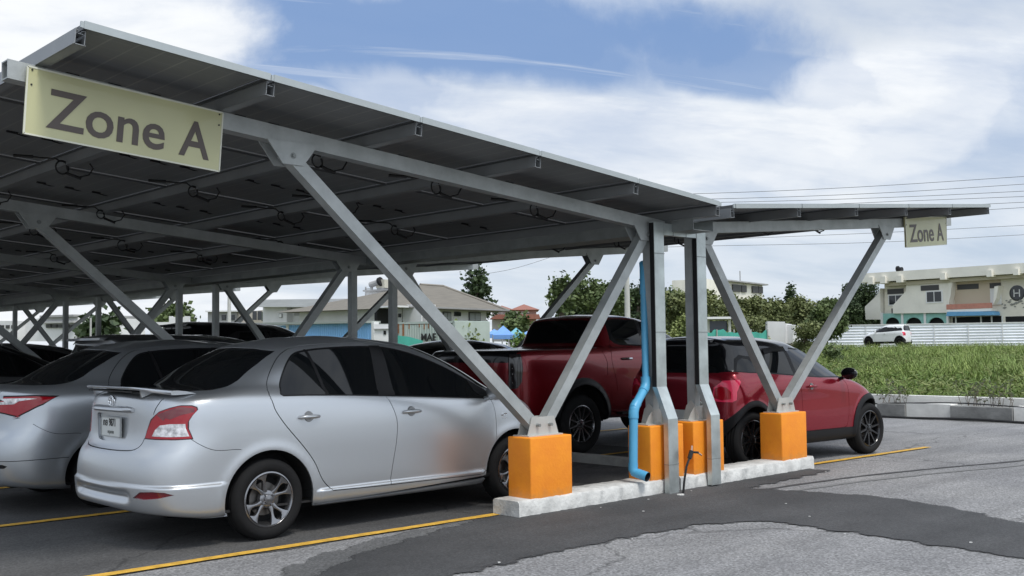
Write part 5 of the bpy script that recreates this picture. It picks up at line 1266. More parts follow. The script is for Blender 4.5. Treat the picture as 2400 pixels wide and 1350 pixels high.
def tree(u, vtop, vbot, wpx, d, label, m, seed, nm='tree', ground=None, n=1500, leaf=.35, shape='round', group=None, trunk=.25):
    """a tree standing d metres ahead under bearing u; its crown spans vtop..vbot"""
    g = np.random.default_rng(seed); base = at(u, 810, d); gz = field_z(base[0], base[1]) if ground is None else ground
    base[2] = gz; zt = at(u, vtop, d)[2]; zb = at(u, vbot, d)[2]; zb = max(zb, gz+.2) if nm == 'tree' else gz-.1; w = wpx/FPX*d; h = zt-zb; t = thing(nm, label, 'bush' if nm in ('bush', 'shrub') else 'tree', base, 0, group); cz = (zt+zb)/2-gz
    blobs = []; K = 9 if shape == 'round' else 14
    for k in range(K):
        if shape == 'round':
            a = g.uniform(0, 6.28); r = g.uniform(.15, .33)*w; zz = g.uniform(-.30, .34)*h; f = math.sqrt(max(.1, 1-(2*zz/h)**2)); blobs.append((math.cos(a)*r*f, math.sin(a)*r*f, cz+zz, w*g.uniform(.14, .24), w*g.uniform(.14, .24), h*g.uniform(.12, .2)))
        elif shape == 'tiers':
            f = k/(K-1); a = g.uniform(0, 6.28); ww = w*.5*(1-.62*f)*(.85+.3*((k*7) % 3)/2); blobs.append((math.cos(a)*ww*.55, math.sin(a)*ww*.55, cz-h*.5+h*f, ww*.62, ww*.62, h*.028))
        elif shape == 'spire':
            f = k/(K-1); ww = w*.5*(1-f)**.7+.05; blobs.append((0, 0, cz-h/2+h*f, ww, ww, h*.07))
    pts, _ = crown_pts(g, blobs, n); leaves_mesh('crown', m, pts, leaf, g, t)
    b = MB(); b.tube([(0, 0, -.1), (g.uniform(-.1, .1), g.uniform(-.1, .1), (zb-gz)*.6), (g.uniform(-.2, .2), 0, cz), (0, 0, cz+h*.35)], [trunk, trunk*.8, trunk*.5, trunk*.15], 8)
    for bl in blobs[:8]: b.tube([(0, 0, max(.2, bl[2]-h*.18)), (bl[0]*.6, bl[1]*.6, bl[2]-h*.04), (bl[0], bl[1], bl[2])], [trunk*.35, trunk*.2, trunk*.08], 5)
    b.build('trunk', BARK, t, smooth=True); return t
# big trees seen between the struts
tree(1395, 645, 800, 190, 62, 'broad feathery tree with pale gaps in its crown behind the pickup roof', G4, 21, n=1500, leaf=.26)
tree(1318, 640, 740, 55, 60, 'thin palm like tree at the left of the feathery tree', G4, 22, n=500, leaf=.30)
tree(1500, 650, 810, 110, 66, 'dark green tree just left of the blue pipe', G3, 23, n=2600, leaf=.28)
tree(1620, 655, 800, 150, 70, 'dark bushy tree seen between the two ducts', G6, 24, n=3000, leaf=.28)
tree(1115, 632, 735, 95, 85, 'layered dark tree behind the brown roofed house', G3, 25, n=620, leaf=.42, shape='tiers')
tree(1212, 728, 800, 60, 60, 'small round bushy tree beside the blue canopies', G4, 26, n=600, leaf=.30)
tree(1090, 757, 822, 62, 46, 'yellow green shrub growing in front of the container', G5, 27, n=420, leaf=.30, nm='shrub')
tree(1215, 790, 822, 120, 48, 'bright green low bushes in front of the blue canopies', G1, 28, n=500, leaf=.22, nm='shrub')
# the tree line on the right, tree by tree
tree(1455, 668, 800, 120, 72, 'dark leafy tree right of the feathery tree', G3, 31, n=2200, leaf=.28)
tree(1556, 672, 800, 110, 76, 'green tree hidden behind the blue pipe and left duct', G4, 32, n=2000, leaf=.28)
tree(1655, 690, 800, 110, 84, 'olive tree seen just right of the right duct', G6, 33, n=2200, leaf=.28)
tree(1350, 690, 800, 100, 70, 'low dark tree under the palm like tree', G3, 34, n=1500, leaf=.28)
tl = [(1690, 700, 92), (1750, 688, 95), (1800, 702, 88), (1848, 712, 92), (1885, 700, 90), (1935, 706, 86), (1982, 684, 118), (2012, 658, 128), (2044, 676, 134)]
adj = ['pale olive tree below the distant flats', 'olive tree under the row of dark windows', 'bushy tree left of the cypress', 'low olive tree at the foot of the cypress', 'shaggy tree right of the cypress', 'olive tree halfway along the tree line', 'dark tree crossed by the right strut', 'tallest dark tree beside the cream house', 'dark tree touching the cream house balcony']
for i, (u, vt, d) in enumerate(tl): tree(u, vt, 800, 105, d, adj[i], G6 if i < 5 else (G4 if i < 6 else G3), 40+i, n=4200, leaf=.30, group='trees along the far field edge')
for i, (u, vt, vb, w, d) in enumerate([(1590, 742, 815, 90, 58), (1760, 740, 805, 110, 74), (1890, 752, 808, 90, 74)]):
    tree(u, vt, vb, w, d, ['low yellow green bush behind the pickup cab', 'low bush in front of the grey slabs', 'scrubby bush left of the white hoarding', 'low dark bush at the foot of the white hoarding'][i], [G5, G6, G6, G4][i], 60+i, n=1500, leaf=.20, nm='bush', group='scrub in front of the tree line')
tree(1856, 664, 715, 15, 120, 'narrow dark cypress rising above the tree line', G3, 70, n=260, leaf=.4, shape='spire')
tree(1955, 803, 822, 55, 40, 'dark weed clump at the near edge of the field', G4, 71, n=220, leaf=.16, nm='bush'); 
# left background trees
tree(408, 724, 770, 110, 95, 'low dome of trees behind the white boundary wall', G4, 72, n=1100, leaf=.55)
tree(238, 740, 800, 85, 60, 'spindly broad leaved tree left of the carport struts', G3, 73, n=260, leaf=.50)
tree(205, 745, 800, 40, 75, 'thin shrub at the left by the white flats', G3, 74, n=120, leaf=.4, nm='shrub')
# ------------------------------------------------------------------ buildings: each in the frame of its own front wall
class Facade:
    """front wall through two ground bearings; x runs along it, y behind it, z up"""
    def __init__(s, name, label, u0, d0, u1, d1, cat='house', ground=None, group=None):
        A = at(u0, 810, d0); B = at(u1, 810, d1); gz = field_z(A[0], A[1]) if ground is None else ground
        s.A = np.array([A[0], A[1], gz]); dr = np.array([B[0]-A[0], B[1]-A[1], 0]); s.W = np.linalg.norm(dr); s.x = dr/s.W; s.n = np.array([-s.x[1], s.x[0], 0.0])
        if s.n @ Fv < 0: s.n = -s.n
        s.rz = math.atan2(s.x[1], s.x[0]); s.t = thing(name, label, cat, s.A, s.rz, group)
    def p(s, u, v, back=0.0):
        r = ray(u, v); o = s.A+s.n*back; t = ((o-CAM) @ s.n)/(r @ s.n); q = CAM+r*t-s.A; return float(q @ s.x), float(q[2])
    def quad(s, nm, uv, m, y0=-.03, y1=0.0, back=0.0, parent=None):
        """prism whose front outline is seen at pixels uv, standing y0..y1 from the wall plane"""
        P = [s.p(u, v, back) for u, v in uv]; b = MB(); b.prism(P, 'y', back+y0, back+y1); o = b.build(nm, m, parent or s.t); return o
    def rect(s, nm, u0, v0, u1, v1, m, y0=-.03, y1=0.0, back=0.0, parent=None):
        x0, z0 = s.p(u0, v0, back); x1, _ = s.p(u1, v0, back); um = (u0+u1)/2; z0 = s.p(um, v0, back)[1]; z1 = s.p(um, v1, back)[1]
        b = MB(); b.box(((x0+x1)/2, back+(y0+y1)/2, (z0+z1)/2), (abs(x1-x0), abs(y1-y0), abs(z0-z1))); return b.build(nm, m, parent or s.t)
    def window(s, u0, v0, u1, v1, frame, pane, back=0.0, mull=1):
        f = s.rect('window', u0, v0, u1, v1, frame, -.06, .0, back); x0, z0 = s.p(u0, v0, back); x1, z1 = s.p(u1, v1, back); z0 = s.p((u0+u1)/2, v0, back)[1]; z1 = s.p((u0+u1)/2, v1, back)[1]
        w = abs(x1-x0); h = abs(z1-z0); e = min(w, h)*.10; b = MB(); k = mull+1
        for i in range(k):
            a = min(x0, x1)+e+(w-2*e)*i/k+(e*.4 if i else 0); c = min(x0, x1)+e+(w-2*e)*(i+1)/k-(e*.4 if i < k-1 else 0); b.box(((a+c)/2, back-.068, (z0+z1)/2), (c-a, .02, h-2*e))
        b.build('pane', pane, f); return f
WCREAM = mat('cream_render', (.74, .70, .60), .9, var=.12, scale=.6); WCREAM2 = mat('cream_render_pale', (.80, .77, .69), .9, var=.08, scale=.5); WWHITE = mat('white_render', (.66, .66, .66), .9, var=.10, scale=.5); WGREY = mat('grey_render', (.34, .34, .34), .9, var=.15, scale=.7)
PANE = mat('window_pane', (.03, .033, .036), .08, spec=.6); FRAMEW = mat('white_frame', (.75, .75, .74), .5); FRAMED = mat('dark_frame', (.05, .05, .05), .5); TEAL = mat('teal_paint', (.26, .50, .45), .8, var=.08); TERR = mat('terracotta_rail', (.50, .22, .16), .8, var=.12); BLUEA = mat('blue_awning', (.13, .34, .56), .7, var=.1); ROOFB = mat('brown_roof_tiles', (.16, .145, .12), .85, var=.18, scale=.8, stretch=(1, 6, 6), bump=.4, bscale=3); BLUEW = mat('blue_corrugated_sheet', (.24, .50, .82), .55, var=.10, scale=.4); MESH = mat('green_mesh_net', (.06, .34, .27), .8, var=.2, scale=1.5); ROOFR = mat('red_roof_tiles', (.27, .11, .08), .85, var=.15); PINKW = mat('pinkish_wall', (.50, .33, .27), .9)

# cream house on the right
F = Facade('cream_house', 'two storey cream house with teal arches behind the white hoarding', 2070, 118, 2440, 104, 'house')
F.quad('wall', [(2073, 668), (2440, 640), (2440, 772), (2073, 772)], WCREAM, 0, 8)
F.quad('parapet', [(2026, 643), (2440, 616), (2440, 640), (2026, 664)], WCREAM2, -1.5, 9)
F.quad('roof_beam', [(2085, 663), (2440, 641), (2440, 649), (2085, 672)], mat('beam_beige', (.47, .43, .33), .9), -1.0, -.02)
for i, u in enumerate((2062, 2091, 2129, 2231, 2340, 2402)): F.rect('bracket', u-6, 651-(u-2062)*.058, u+6, 667-(u-2062)*.062, WCREAM2, -1.9, -1.0)
F.quad('side_balcony', [(2070, 676), (2071, 749), (2036, 749), (2034, 719), (2064, 691)], WCREAM2, -.6, 2.5)
F.quad('slanted_wall', [(2102, 716), (2133, 682), (2133, 665), (2232, 660), (2232, 733), (2102, 735)], WCREAM2, -.8, -.05)
F.rect('transom', 2080, 677, 2118, 689, FRAMED, -.05, 0); F.window(2082, 690, 2118, 716, FRAMEW, PANE); F.rect('vent', 2090, 723, 2101, 734, PANE, -.06, 0)
F.rect('transom', 2168, 669, 2210, 681, FRAMED, -.86, -.8); F.window(2170, 681, 2210, 710, FRAMEW, PANE, -.8)
F.quad('recess_wall', [(2238, 660), (2345, 652), (2345, 716), (2238, 716)], mat('recess_pinkish', (.55, .47, .36), .9), -.04, 0)
F.rect('transom', 2244, 666, 2294, 678, FRAMED, -.08, -.03); F.rect('transom', 2320, 663, 2346, 675, FRAMED, -.08, -.03); F.rect('door', 2321, 676, 2347, 714, FRAMEW, -.09, -.03)
F.quad('fin_wall', [(2232, 660), (2243, 658), (2239, 690), (2233, 716)], WCREAM2, -.9, 0); F.quad('fin_wall', [(2341, 672), (2351, 670), (2345, 700), (2338, 714)], WCREAM2, -.9, 0)
F.rect('balcony_rail', 2232, 712, 2338, 724, TERR, -1.2, -1.05); F.rect('balcony_front', 2232, 725, 2338, 731, WCREAM2, -1.2, -.05); F.quad('awning', [(2238, 731), (2343, 730), (2345, 739), (2235, 741)], BLUEA, -1.5, -.05)
F.rect('dark_opening', 2233, 742, 2348, 757, CAVITY, -.04, 0); F.rect('dark_opening', 2357, 741, 2430, 756, CAVITY, -.04, 0); 
for u in (2241, 2300, 2325, 2350): F.rect('post', u-1.5, 741, u+1.5, 757, FRAMEW, -.12, -.045)
# teal arches
for i, (a, c) in enumerate(((2076, 2119), (2124, 2171), (2177, 2224))):
    P = [(a, 735), (c, 734), (c, 770), (c-5, 770)]+[((a+c)/2+(c-a-10)/2*math.cos(t), 760-16*math.sin(t)) for t in np.linspace(0, math.pi, 14)]+[(a+5, 770), (a, 770)]
    F.quad('teal_arch', P, TEAL, -.5, -.3); F.rect('dark_opening', a+2, 738, c-2, 770, CAVITY, -.06, 0)
for u in (2073, 2121, 2174, 2227): F.rect('column', u-2.5, 733, u+2.5, 772, FRAMEW, -.6, -.3)
# round window
b = MB(); cx_, cz_ = F.p(2384, 687); b.lathe([(.0005, -.05), (.66, -.05), (.80, -.02), (.80, 0)], 28, 'y', (cx_, 0, cz_)); rw = b.build('round_window', PANE, F.t)
b = MB(); b.box((cx_, -.09, cz_), (.62, .05, .08)); b.box((cx_-.28, -.09, cz_), (.08, .05, .75)); b.box((cx_+.28, -.09, cz_), (.08, .05, .75)); b.build('window_frame', FRAMEW, rw)
b = MB(); rr2 = random.Random(4)
for k in range(26):
    u = 2346+k*3.6+rr2.uniform(-2, 2); v = 712+7*math.sin(k*.9)+rr2.uniform(-5, 5); x, z = F.p(u, v); s_ = rr2.uniform(.10, .26); b.prism([(x-s_, z), (x, z+s_*.7), (x+s_, z+.05), (x+.02, z-s_*.5)], 'y', -.05, -.005)
b.build('wall_vine_relief', mat('relief_grey', (.27, .27, .24), .9), F.t)
b = MB(); x, z = F.p(2108, 632, 2); b.tube([(x, 2, z), (x+.35, 2, z)], .28, 12); b.tube([(x-.3, 2, z+.1), (x-.1, 2, z+.1)], .33, 12); b.build('roof_tank', BLACK, F.t)

# white hoarding in front
HO = mat('white_hoarding_sheet', (.78, .81, .85), .5, .0, var=.10, scale=.5)
H = Facade('hoarding', 'long white ribbed metal hoarding in front of the cream house', 1935, 104, 2460, 98, 'fence')
b = MB(); x0, _ = H.p(1935, 790); x1, _ = H.p(2460, 790); zt = H.p(2200, 759)[1]; n = 9; vs = []
for i in range(n*3+1):
    z = -.3+(zt+.3)*i/(n*3); vs += [(x0, (0, .09, .09)[i % 3], z), (x1, (0, .09, .09)[i % 3], z)]
b.add(vs, [(i*2, i*2+1, i*2+3, i*2+2) for i in range(n*3)]); b.build('ribbed_sheet', HO, H.t, recalc=False)
for u in range(1950, 2460, 80): x, _ = H.p(u, 790); b = MB(); b.box((x, -.02, zt/2), (.06, .06, zt)); b.build('hoarding_post', WWHITE, H.t)
b = MB(); b.box(((x0+x1)/2, 0, zt+.02), (x1-x0, .08, .06)); b.build('top_rail', WWHITE, H.t)

# distant flats over the trees
F = Facade('distant_flats', 'pale distant flats with dark window bands above the tree line', 1655, 260, 1795, 285, 'building', ground=0)
F.quad('wall', [(1656, 653), (1705, 663), (1705, 800), (1656, 800)], WCREAM2, 0, 10); F.quad('wall', [(1705, 657), (1795, 667), (1795, 800), (1705, 800)], WCREAM2, 1, 14); F.quad('roof_slab', [(1700, 655), (1797, 666), (1797, 669), (1700, 658)], WGREY, -.5, 1)
for u0, u1 in ((1723, 1742), (1744, 1755), (1769, 1782), (1783, 1793)): F.rect('window', u0, 665+(u0-1700)*.08, u1, 682+(u0-1700)*.06, FRAMED, .6, 1.0)
F.rect('antenna', 1734.5, 635, 1735.5, 660, WGREY, 0, .2)

# open shed with a blue truck body, slabs and green netting in the middle distance
F = Facade('white_shed', 'open white framed shed with a dark blue vehicle under it', 1608, 66, 1716, 66, 'shed')
F.rect('roof_edge', 1606, 744, 1718, 749, FRAMEW, -1.5, 1.5)
for u in (1609, 1659, 1709): F.rect('post', u-3, 748, u+3, 800, FRAMEW, -.1, .1)
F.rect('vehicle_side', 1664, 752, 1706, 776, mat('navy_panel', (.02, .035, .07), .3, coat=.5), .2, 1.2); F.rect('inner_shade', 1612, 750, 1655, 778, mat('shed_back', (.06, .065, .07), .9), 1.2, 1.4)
for i, (u0, v0, u1, v1) in enumerate(((1799, 753, 1840, 782), (1841, 758, 1856, 784), (1858, 761, 1886, 786))):
    F = Facade('concrete_slab', ['tallest of the pale concrete slabs standing by the bushes', 'narrow middle concrete slab by the bushes', 'right hand low concrete slab by the bushes'][i], u0, 76, u1, 76+i, 'slab', group='pale concrete slabs by the bushes'); F.quad('slab_face', [(u0, v0), (u1, v0+1+i), (u1, 805), (u0, 805)], WWHITE, 0, .6)
F = Facade('net_fence', 'green mesh net fence below the white shed', 1640, 56, 1800, 60, 'fence'); b = MB(); vs = []; n = 30
for i in range(n+1):
    u = 1640+160*i/n; x, z = F.p(u, 776+4*math.sin(i*.55)+2*math.sin(i*1.7)); vs += [(x, .06*math.sin(i*1.1), 0), (x, .06*math.sin(i*1.1), z)]
b.add(vs, [(i*2, i*2+2, i*2+3, i*2+1) for i in range(n)]); b.build('net', MESH, F.t, recalc=False); b = MB()
for u in (1641, 1680, 1720, 1760, 1799): x, z = F.p(u, 772); b.tube([(x, 0, 0), (x, 0, z)], .04, 6)
b.build('net_post', CONC, F.t)

# brown roofed white house
F = Facade('brown_roofed_house', 'white house with a large brown hipped tile roof', 935, 66, 1140, 74, 'house', ground=0)
F.quad('wall', [(942, 720), (1140, 722), (1140, 800), (942, 800)], WWHITE, 0, 9)
x0, ze = F.p(915, 722); x1, _ = F.p(1168, 723); xr0, zr = F.p(985, 675, 4.5); xr1, _ = F.p(1038, 671, 4.5); zr = F.p(1038, 671, 4.5)[1]
b = MB(); b.add([(x0, -1.0, ze), (x1, -1.0, ze), (x1, 10, ze), (x0, 10, ze), (xr0, 4.5, zr), (xr1, 4.5, zr)], [(0, 1, 5, 4), (1, 2, 5), (2, 3, 4, 5), (3, 0, 4), (0, 3, 2, 1)]); b.build('roof', ROOFB, F.t)
b = MB(); b.tube([(xr1, 4.5, zr+.03), (x1, -1.0, ze+.05)], .09, 6); b.tube([(xr1, 4.5, zr+.03), (xr0, 4.5, zr+.03)], .09, 6); b.build('roof_ridge', mat('ridge_tiles', (.24, .22, .19), .85), F.t)
F.rect('fascia', 916, 722, 1167, 725, WGREY, -1.02, -.95)
F.window(1037, 731, 1056, 752, FRAMED, mat('curtained_pane', (.32, .34, .35), .4)); F.window(1064, 731, 1079, 741, FRAMED, PANE, mull=0); F.window(1098, 732, 1125, 753, FRAMED, MATS['curtained_pane'])
F.window(933, 735, 939, 744, FRAMED, PANE, mull=0); F.rect('porch', 941, 715, 975, 757, WWHITE, -1.6, -.1)
for u0, u1 in ((944, 951), (964, 971), (974, 982)): F.rect('window', u0, 735, u1, 756, WGREY, -1.66, -1.6)
F.rect('string_course', 942, 752, 1140, 754, WGREY, -.06, 0)
F.rect('dark_doorway', 889, 722, 916, 758, CAVITY, .2, .4); F.rect('porch_slab', 886, 718, 914, 722, WWHITE, -1.5, .3)

# modern flat roofed house on the left
F = Facade('flat_roofed_house', 'long white flat roofed house with a square tower and rooftop tank', 612, 80, 905, 74, 'house', ground=0)
F.quad('wall', [(616, 718), (672, 716), (672, 800), (616, 800)], WWHITE, 0, 8); F.quad('wall', [(672, 718), (905, 722), (905, 800), (672, 800)], WWHITE, .6, 8)
F.quad('parapet', [(617, 703), (905, 700), (905, 720), (618, 720)], mat('grey_white_cladding', (.52, .53, .54), .8, var=.1, scale=.5, stretch=(1, 1, 8)), -.7, 8.5)
F.quad('tower', [(838, 680), (896, 680), (896, 722), (838, 722)], WWHITE, 1.0, 6); F.rect('tower_cap', 836, 677, 908, 681, WGREY, .7, 6.3)
F.rect('rooftop_tank', 841, 652, 861, 672, mat('tank_beige', (.50, .48, .40), .7), 2, 3.4); F.rect('tank_stand', 843, 672, 859, 677, WGREY, 2, 3.3)
b = MB(); x, z = F.p(868, 668, 2); x2, z2 = F.p(889, 661, 2); b.tube([(x, 2, z), (x2, 2, z2)], .22, 10); b.tube([(x+.15, 2, z-.5), (x+.2, 2, z)], .06, 6); b.build('roof_fan', WGREY, F.t); b = MB(); b.tube([(x2, 2, z2), (x2+.18, 2, z2+.06)], .34, 12); b.build('fan_mouth', CAVITY, F.t)
for u0, v0, u1, v1 in ((745, 734, 770, 751), (781, 735, 815, 751), (818, 735, 838, 751), (867, 735, 880, 751)): F.window(u0, v0, u1, v1, FRAMED, MATS['curtained_pane'] if u0 == 745 else PANE, .6)
F.window(655, 735, 662, 745, FRAMED, FRAMEW, mull=0); F.rect('vent_grille', 678, 730, 695, 739, WGREY, .54, .6); F.rect('shutter', 591, 730, 614, 752, mat('dark_green_shutter', (.10, .12, .10), .8), 1, 3); 
F.rect('roof_frame', 795, 668, 797, 700, WGREY, 3, 3.1); F.rect('roof_frame', 808, 668, 810, 700, WGREY, 3, 3.1); F.rect('roof_frame', 795, 672, 810, 674, WGREY, 3, 3.1); F.rect('roof_frame', 795, 686, 810, 688, WGREY, 3, 3.1)

# blue sheet fence
F = Facade('blue_sheet_fence', 'blue corrugated sheet fence under a pale eave', 604, 60, 872, 54, 'fence', ground=0)
b = MB(); xa, _ = F.p(604, 790); xb, _ = F.p(872, 790); zt = F.p(740, 760)[1]; n = 220; vs = []
for i in range(n+1): x = xa+(xb-xa)*i/n; vs += [(x, (.04 if (i//2) % 2 else 0), 0), (x, (.04 if (i//2) % 2 else 0), zt)]
b.add(vs, [(i*2, i*2+2, i*2+3, i*2+1) for i in range(n)]); b.build('corrugated_sheet', BLUEW, F.t, recalc=False)
F.quad('eave', [(604, 757), (872, 752), (872, 757), (604, 762)], mat('eave_greenish', (.30, .33, .30), .8), -.5, .6); F.rect('white_post', 672, 760, 678, 800, FRAMEW, -.06, -.005); F.rect('white_post', 872, 754, 878, 800, FRAMEW, -.06, .3)
# gateway box
F = Facade('gate_cabinet', 'white gate cabinet with a small dark square emblem next to the blue fence', 877, 52, 915, 52, 'cabinet', ground=0)
F.quad('cabinet_body', [(877, 760), (915, 760), (915, 805), (877, 805)], WWHITE, 0, 1.5); F.rect('cabinet_ledge', 876, 770, 916, 772, WGREY, -.1, 0); F.rect('emblem', 899, 775, 905, 784, BLACK, -.04, 0)
# shipping container
CONT = mat('pale_green_container', (.42, .48, .44), .6, .1, var=.14, scale=.5)
F = Facade('shipping_container', 'pale green shipping container with rust streaks and black lettering', 932, 47, 1064, 45, 'container', ground=0)
x0, z1 = F.p(932, 757); x1, _ = F.p(1064, 757); zt = z1; b = MB(); n = 90; vs = []
for i in range(n+1): x = x0+(x1-x0)*i/n; y = (.035 if (i//2) % 2 else 0) if x-x0 > (x1-x0)*.16 else 0; vs += [(x, y, .1), (x, y, zt-.1)]
b.add(vs, [(i*2, i*2+2, i*2+3, i*2+1) for i in range(n)]); b.box(((x0+x1)/2, 1.2, zt-.02), (x1-x0, 2.4, .10)); b.box(((x0+x1)/2, 1.2, .06), (x1-x0, 2.4, .12)); b.box((x0, 1.2, zt/2), (.12, 2.4, zt)); b.box((x1, 1.2, zt/2), (.12, 2.4, zt)); b.box(((x0+x1)/2, 2.4, zt/2), (x1-x0, .05, zt-.05)); b.build('container_shell', CONT, F.t, recalc=False)
b = MB(); rr2 = random.Random(9)
for k in range(7): u = 934+k*15+rr2.uniform(-5, 5); x, z = F.p(u, 759); L_ = rr2.uniform(.15, .9 if k < 2 else .3); b.box((x, -.012, z-L_/2), (.05+.06*(k < 2), .008, L_))
b.build('rust_streak', mat('rust', (.28, .12, .05), .9, var=.4), F.t)
tx, tz = F.p(987, 799); add_text('lettering', 'MAE', .50, FR((tx, -.02, tz), (1, 0, 0), (0, 0, 1)) @ Matrix.Diagonal((.92, .92, 1, 1)), INK, F.t, .005, .012)
F = Facade('net_fence', 'green mesh net in front of the container', 930, 40, 990, 40, 'fence', ground=0); F.quad('net', [(930, 786), (958, 789), (990, 798), (1000, 830), (930, 830)], MESH, 0, .03)

# red roofed houses far off
for i, (u0, u1, up, v, ve, vb, d) in enumerate(((1148, 1205, 1176, 716, 727, 760, 150), (1196, 1262, 1228, 713, 726, 762, 140))):
    F = Facade('red_roofed_house', ['smaller red roofed villa beside the brown roofed house', 'larger red roofed villa left of the feathery tree'][i], u0, d, u1, d, 'house', ground=0, group='red roofed villas in the distance')
    F.quad('wall', [(u0+5, ve), (u1-5, ve), (u1-5, 800), (u0+5, 800)], WWHITE if i == 0 else PINKW, 0, 8); xa, ze = F.p(u0-2, ve+1); xb, _ = F.p(u1+2, ve+1); xm_, zr = F.p(up, v, 4)
    b = MB(); b.add([(xa, -1, ze), (xb, -1, ze), (xb, 9, ze), (xa, 9, ze), (xm_, 4, zr)], [(0, 1, 4), (1, 2, 4), (2, 3, 4), (3, 0, 4), (0, 3, 2, 1)]); b.build('roof', ROOFR, F.t)
    for q in range(3): F.rect('window', u0+14+q*12, ve+4, u0+20+q*12, ve+13, FRAMEW, -.1, 0)
    F.quad('lower_roof', [(u0, 749), (u0+18, 738), (u1, 738), (u1+4, 749)], ROOFR, -3, -.1)
# blue canopies
CANO = mat('blue_canopy_cloth', (.16, .32, .66), .75, var=.08); CANO2 = mat('blue_green_canopy_cloth', (.16, .40, .48), .75, var=.08)
for i, (u0, u1, up, v, ve, d, m_) in enumerate(((1140, 1178, 1160, 771, 783, 52, CANO), (1155, 1205, 1181, 763, 785, 50, CANO), (1192, 1228, 1205, 768, 783, 56, CANO2), (1222, 1250, 1236, 776, 783, 54, CANO))):
    c = at((u0+u1)/2, 810, d); c[2] = 0; t = thing('canopy_tent', ['small blue market canopy left of the tall one', 'tall pointed light blue market canopy', 'blue green market canopy right of the tall one', 'low blue canopy next to the pickup cab'][i], 'canopy', c, -YAW, 'market canopies in the distance'); w = (u1-u0)/FPX*d; za = at(up, v, d)[2]; zb = at(up, ve, d)[2]
    b = MB(); b.add([(-w/2, -w/2, zb), (w/2, -w/2, zb), (w/2, w/2, zb), (-w/2, w/2, zb), (0, 0, za), (-w/2, -w/2, zb-.2), (w/2, -w/2, zb-.2), (w/2, w/2, zb-.2), (-w/2, w/2, zb-.2)], [(0, 1, 4), (1, 2, 4), (2, 3, 4), (3, 0, 4), (0, 5, 6, 1), (1, 6, 7, 2), (2, 7, 8, 3), (3, 8, 5, 0)]); b.build('canopy_cloth', m_, t, recalc=False)
    b = MB(); [b.tube([(a*w*.48, c_*w*.48, 0), (a*w*.48, c_*w*.48, zb)], .03, 5) for a in (-1, 1) for c_ in (-1, 1)]; b.build('canopy_legs', WGREY, t)

# left background row
F = Facade('grey_house', 'grey house with dark windows behind the black cars', 484, 90, 612, 90, 'house', ground=0); F.quad('wall', [(487, 730), (552, 730), (552, 800), (487, 800)], WGREY, 0, 8); F.quad('wall', [(552, 732), (614, 726), (614, 800), (552, 800)], mat('cream_grey', (.46, .43, .38), .9), .5, 8); F.rect('roof_slab', 484, 728, 560, 731, WWHITE, -.4, 8.4)
for u0, v0, u1, v1 in ((520, 738, 530, 750), (541, 738, 551, 750), (592, 729, 602, 750), (604, 729, 614, 750)): F.window(u0, v0, u1, v1, FRAMED, PANE, mull=0)
F = Facade('boundary_wall', 'white boundary wall with a raised gate pier', 352, 70, 470, 70, 'wall', ground=0); F.quad('wall_face', [(352, 755), (396, 755), (396, 741), (403, 741), (403, 743), (432, 743), (432, 741), (443, 741), (443, 757), (470, 757), (470, 800), (352, 800)], WWHITE, 0, .3)
F = Facade('white_flats', 'long low white flats with balconies at the far left', -60, 110, 164, 104, 'building', ground=0); F.quad('wall', [(-60, 752), (40, 752), (40, 800), (-60, 800)], WWHITE, 0, 9); F.quad('wall', [(85, 741), (164, 743), (164, 800), (40, 800), (40, 755)], WWHITE, 1, 10); F.rect('roof_band', 85, 738, 164, 743, WGREY, .4, 10.5)
for k in range(7): F.rect('window', -50+k*13, 762, -42+k*13, 770, FRAMED, -.1, 0)
for k in range(5): F.rect('balcony_opening', 92+k*14, 760, 103+k*14, 768, FRAMED, .8, 1.0)
F.rect('balcony_band', 86, 752, 162, 757, mat('band_grey', (.42, .42, .42), .9), .5, 1.0)
# utility poles and wires
CP = mat('concrete_pole', (.48, .48, .45), .85, var=.1)
for i, (u, v, d, r) in enumerate(((1472, 600, 44, .14), (537, 690, 58, .13), (212, 745, 40, .05), (232, 748, 42, .05))):
    p = at(u, 810, d); zt = at(u, v, d)[2]; b = MB(); b.tube([(0, 0, 0), (0, 0, zt)], r, 12, r2=r*.7); o = b.build('utility_pole', CP, None, smooth=True, angle=60); o.location = (p[0], p[1], 0)
    tag(o, ['concrete utility pole behind the dark red pickup', 'concrete utility pole behind the black cars', 'thin pale post by the spindly tree', 'second thin pale post by the spindly tree'][i], 'pole')
WIRE = mat('power_line', (.10, .105, .11), .7)
wires = [((1560, 456), (1980, 440), (2440, 411)), ((1640, 467), (2050, 453), (2440, 429)), ((1700, 474), (2100, 462), (2440, 446)), ((1800, 482), (2150, 470), (2440, 459)), ((1900, 492), (2200, 483), (2440, 472)), ((2000, 506), (2250, 495), (2440, 484)), ((1640, 562), (2050, 546), (2440, 526)), ((1640, 577), (2050, 568), (2440, 548))]
wl = ['topmost', 'second from the top', 'third from the top', 'fourth from the top', 'fifth from the top', 'lowest above the roof edge', 'upper of the pair below the right roof', 'lower of the pair below the right roof']
for i, w in enumerate(wires):
    if i < 6: w = ((500, w[0][1]+22), (1000, w[0][1]+10))+w
    else: w = ((1250, w[0][1]+10),)+w
    d = 58+i*.4; P = smooth2([at(u, v, d) for u, v in w], 8); b = MB(); b.tube(P, .014 if i < 6 else .012, 5, False); o = b.build('power_line', WIRE, None, smooth=True); tag(o, 'dark overhead power line, '+wl[i], 'power line', 'overhead power lines on the right')
b = MB(); b.tube(smooth2([at(u, v, 60) for u, v in ((1120, 645), (1210, 628), (1330, 590))], 8), .010, 5, False); o = b.build('power_line', WIRE); tag(o, 'faint power line above the layered tree', 'power line')
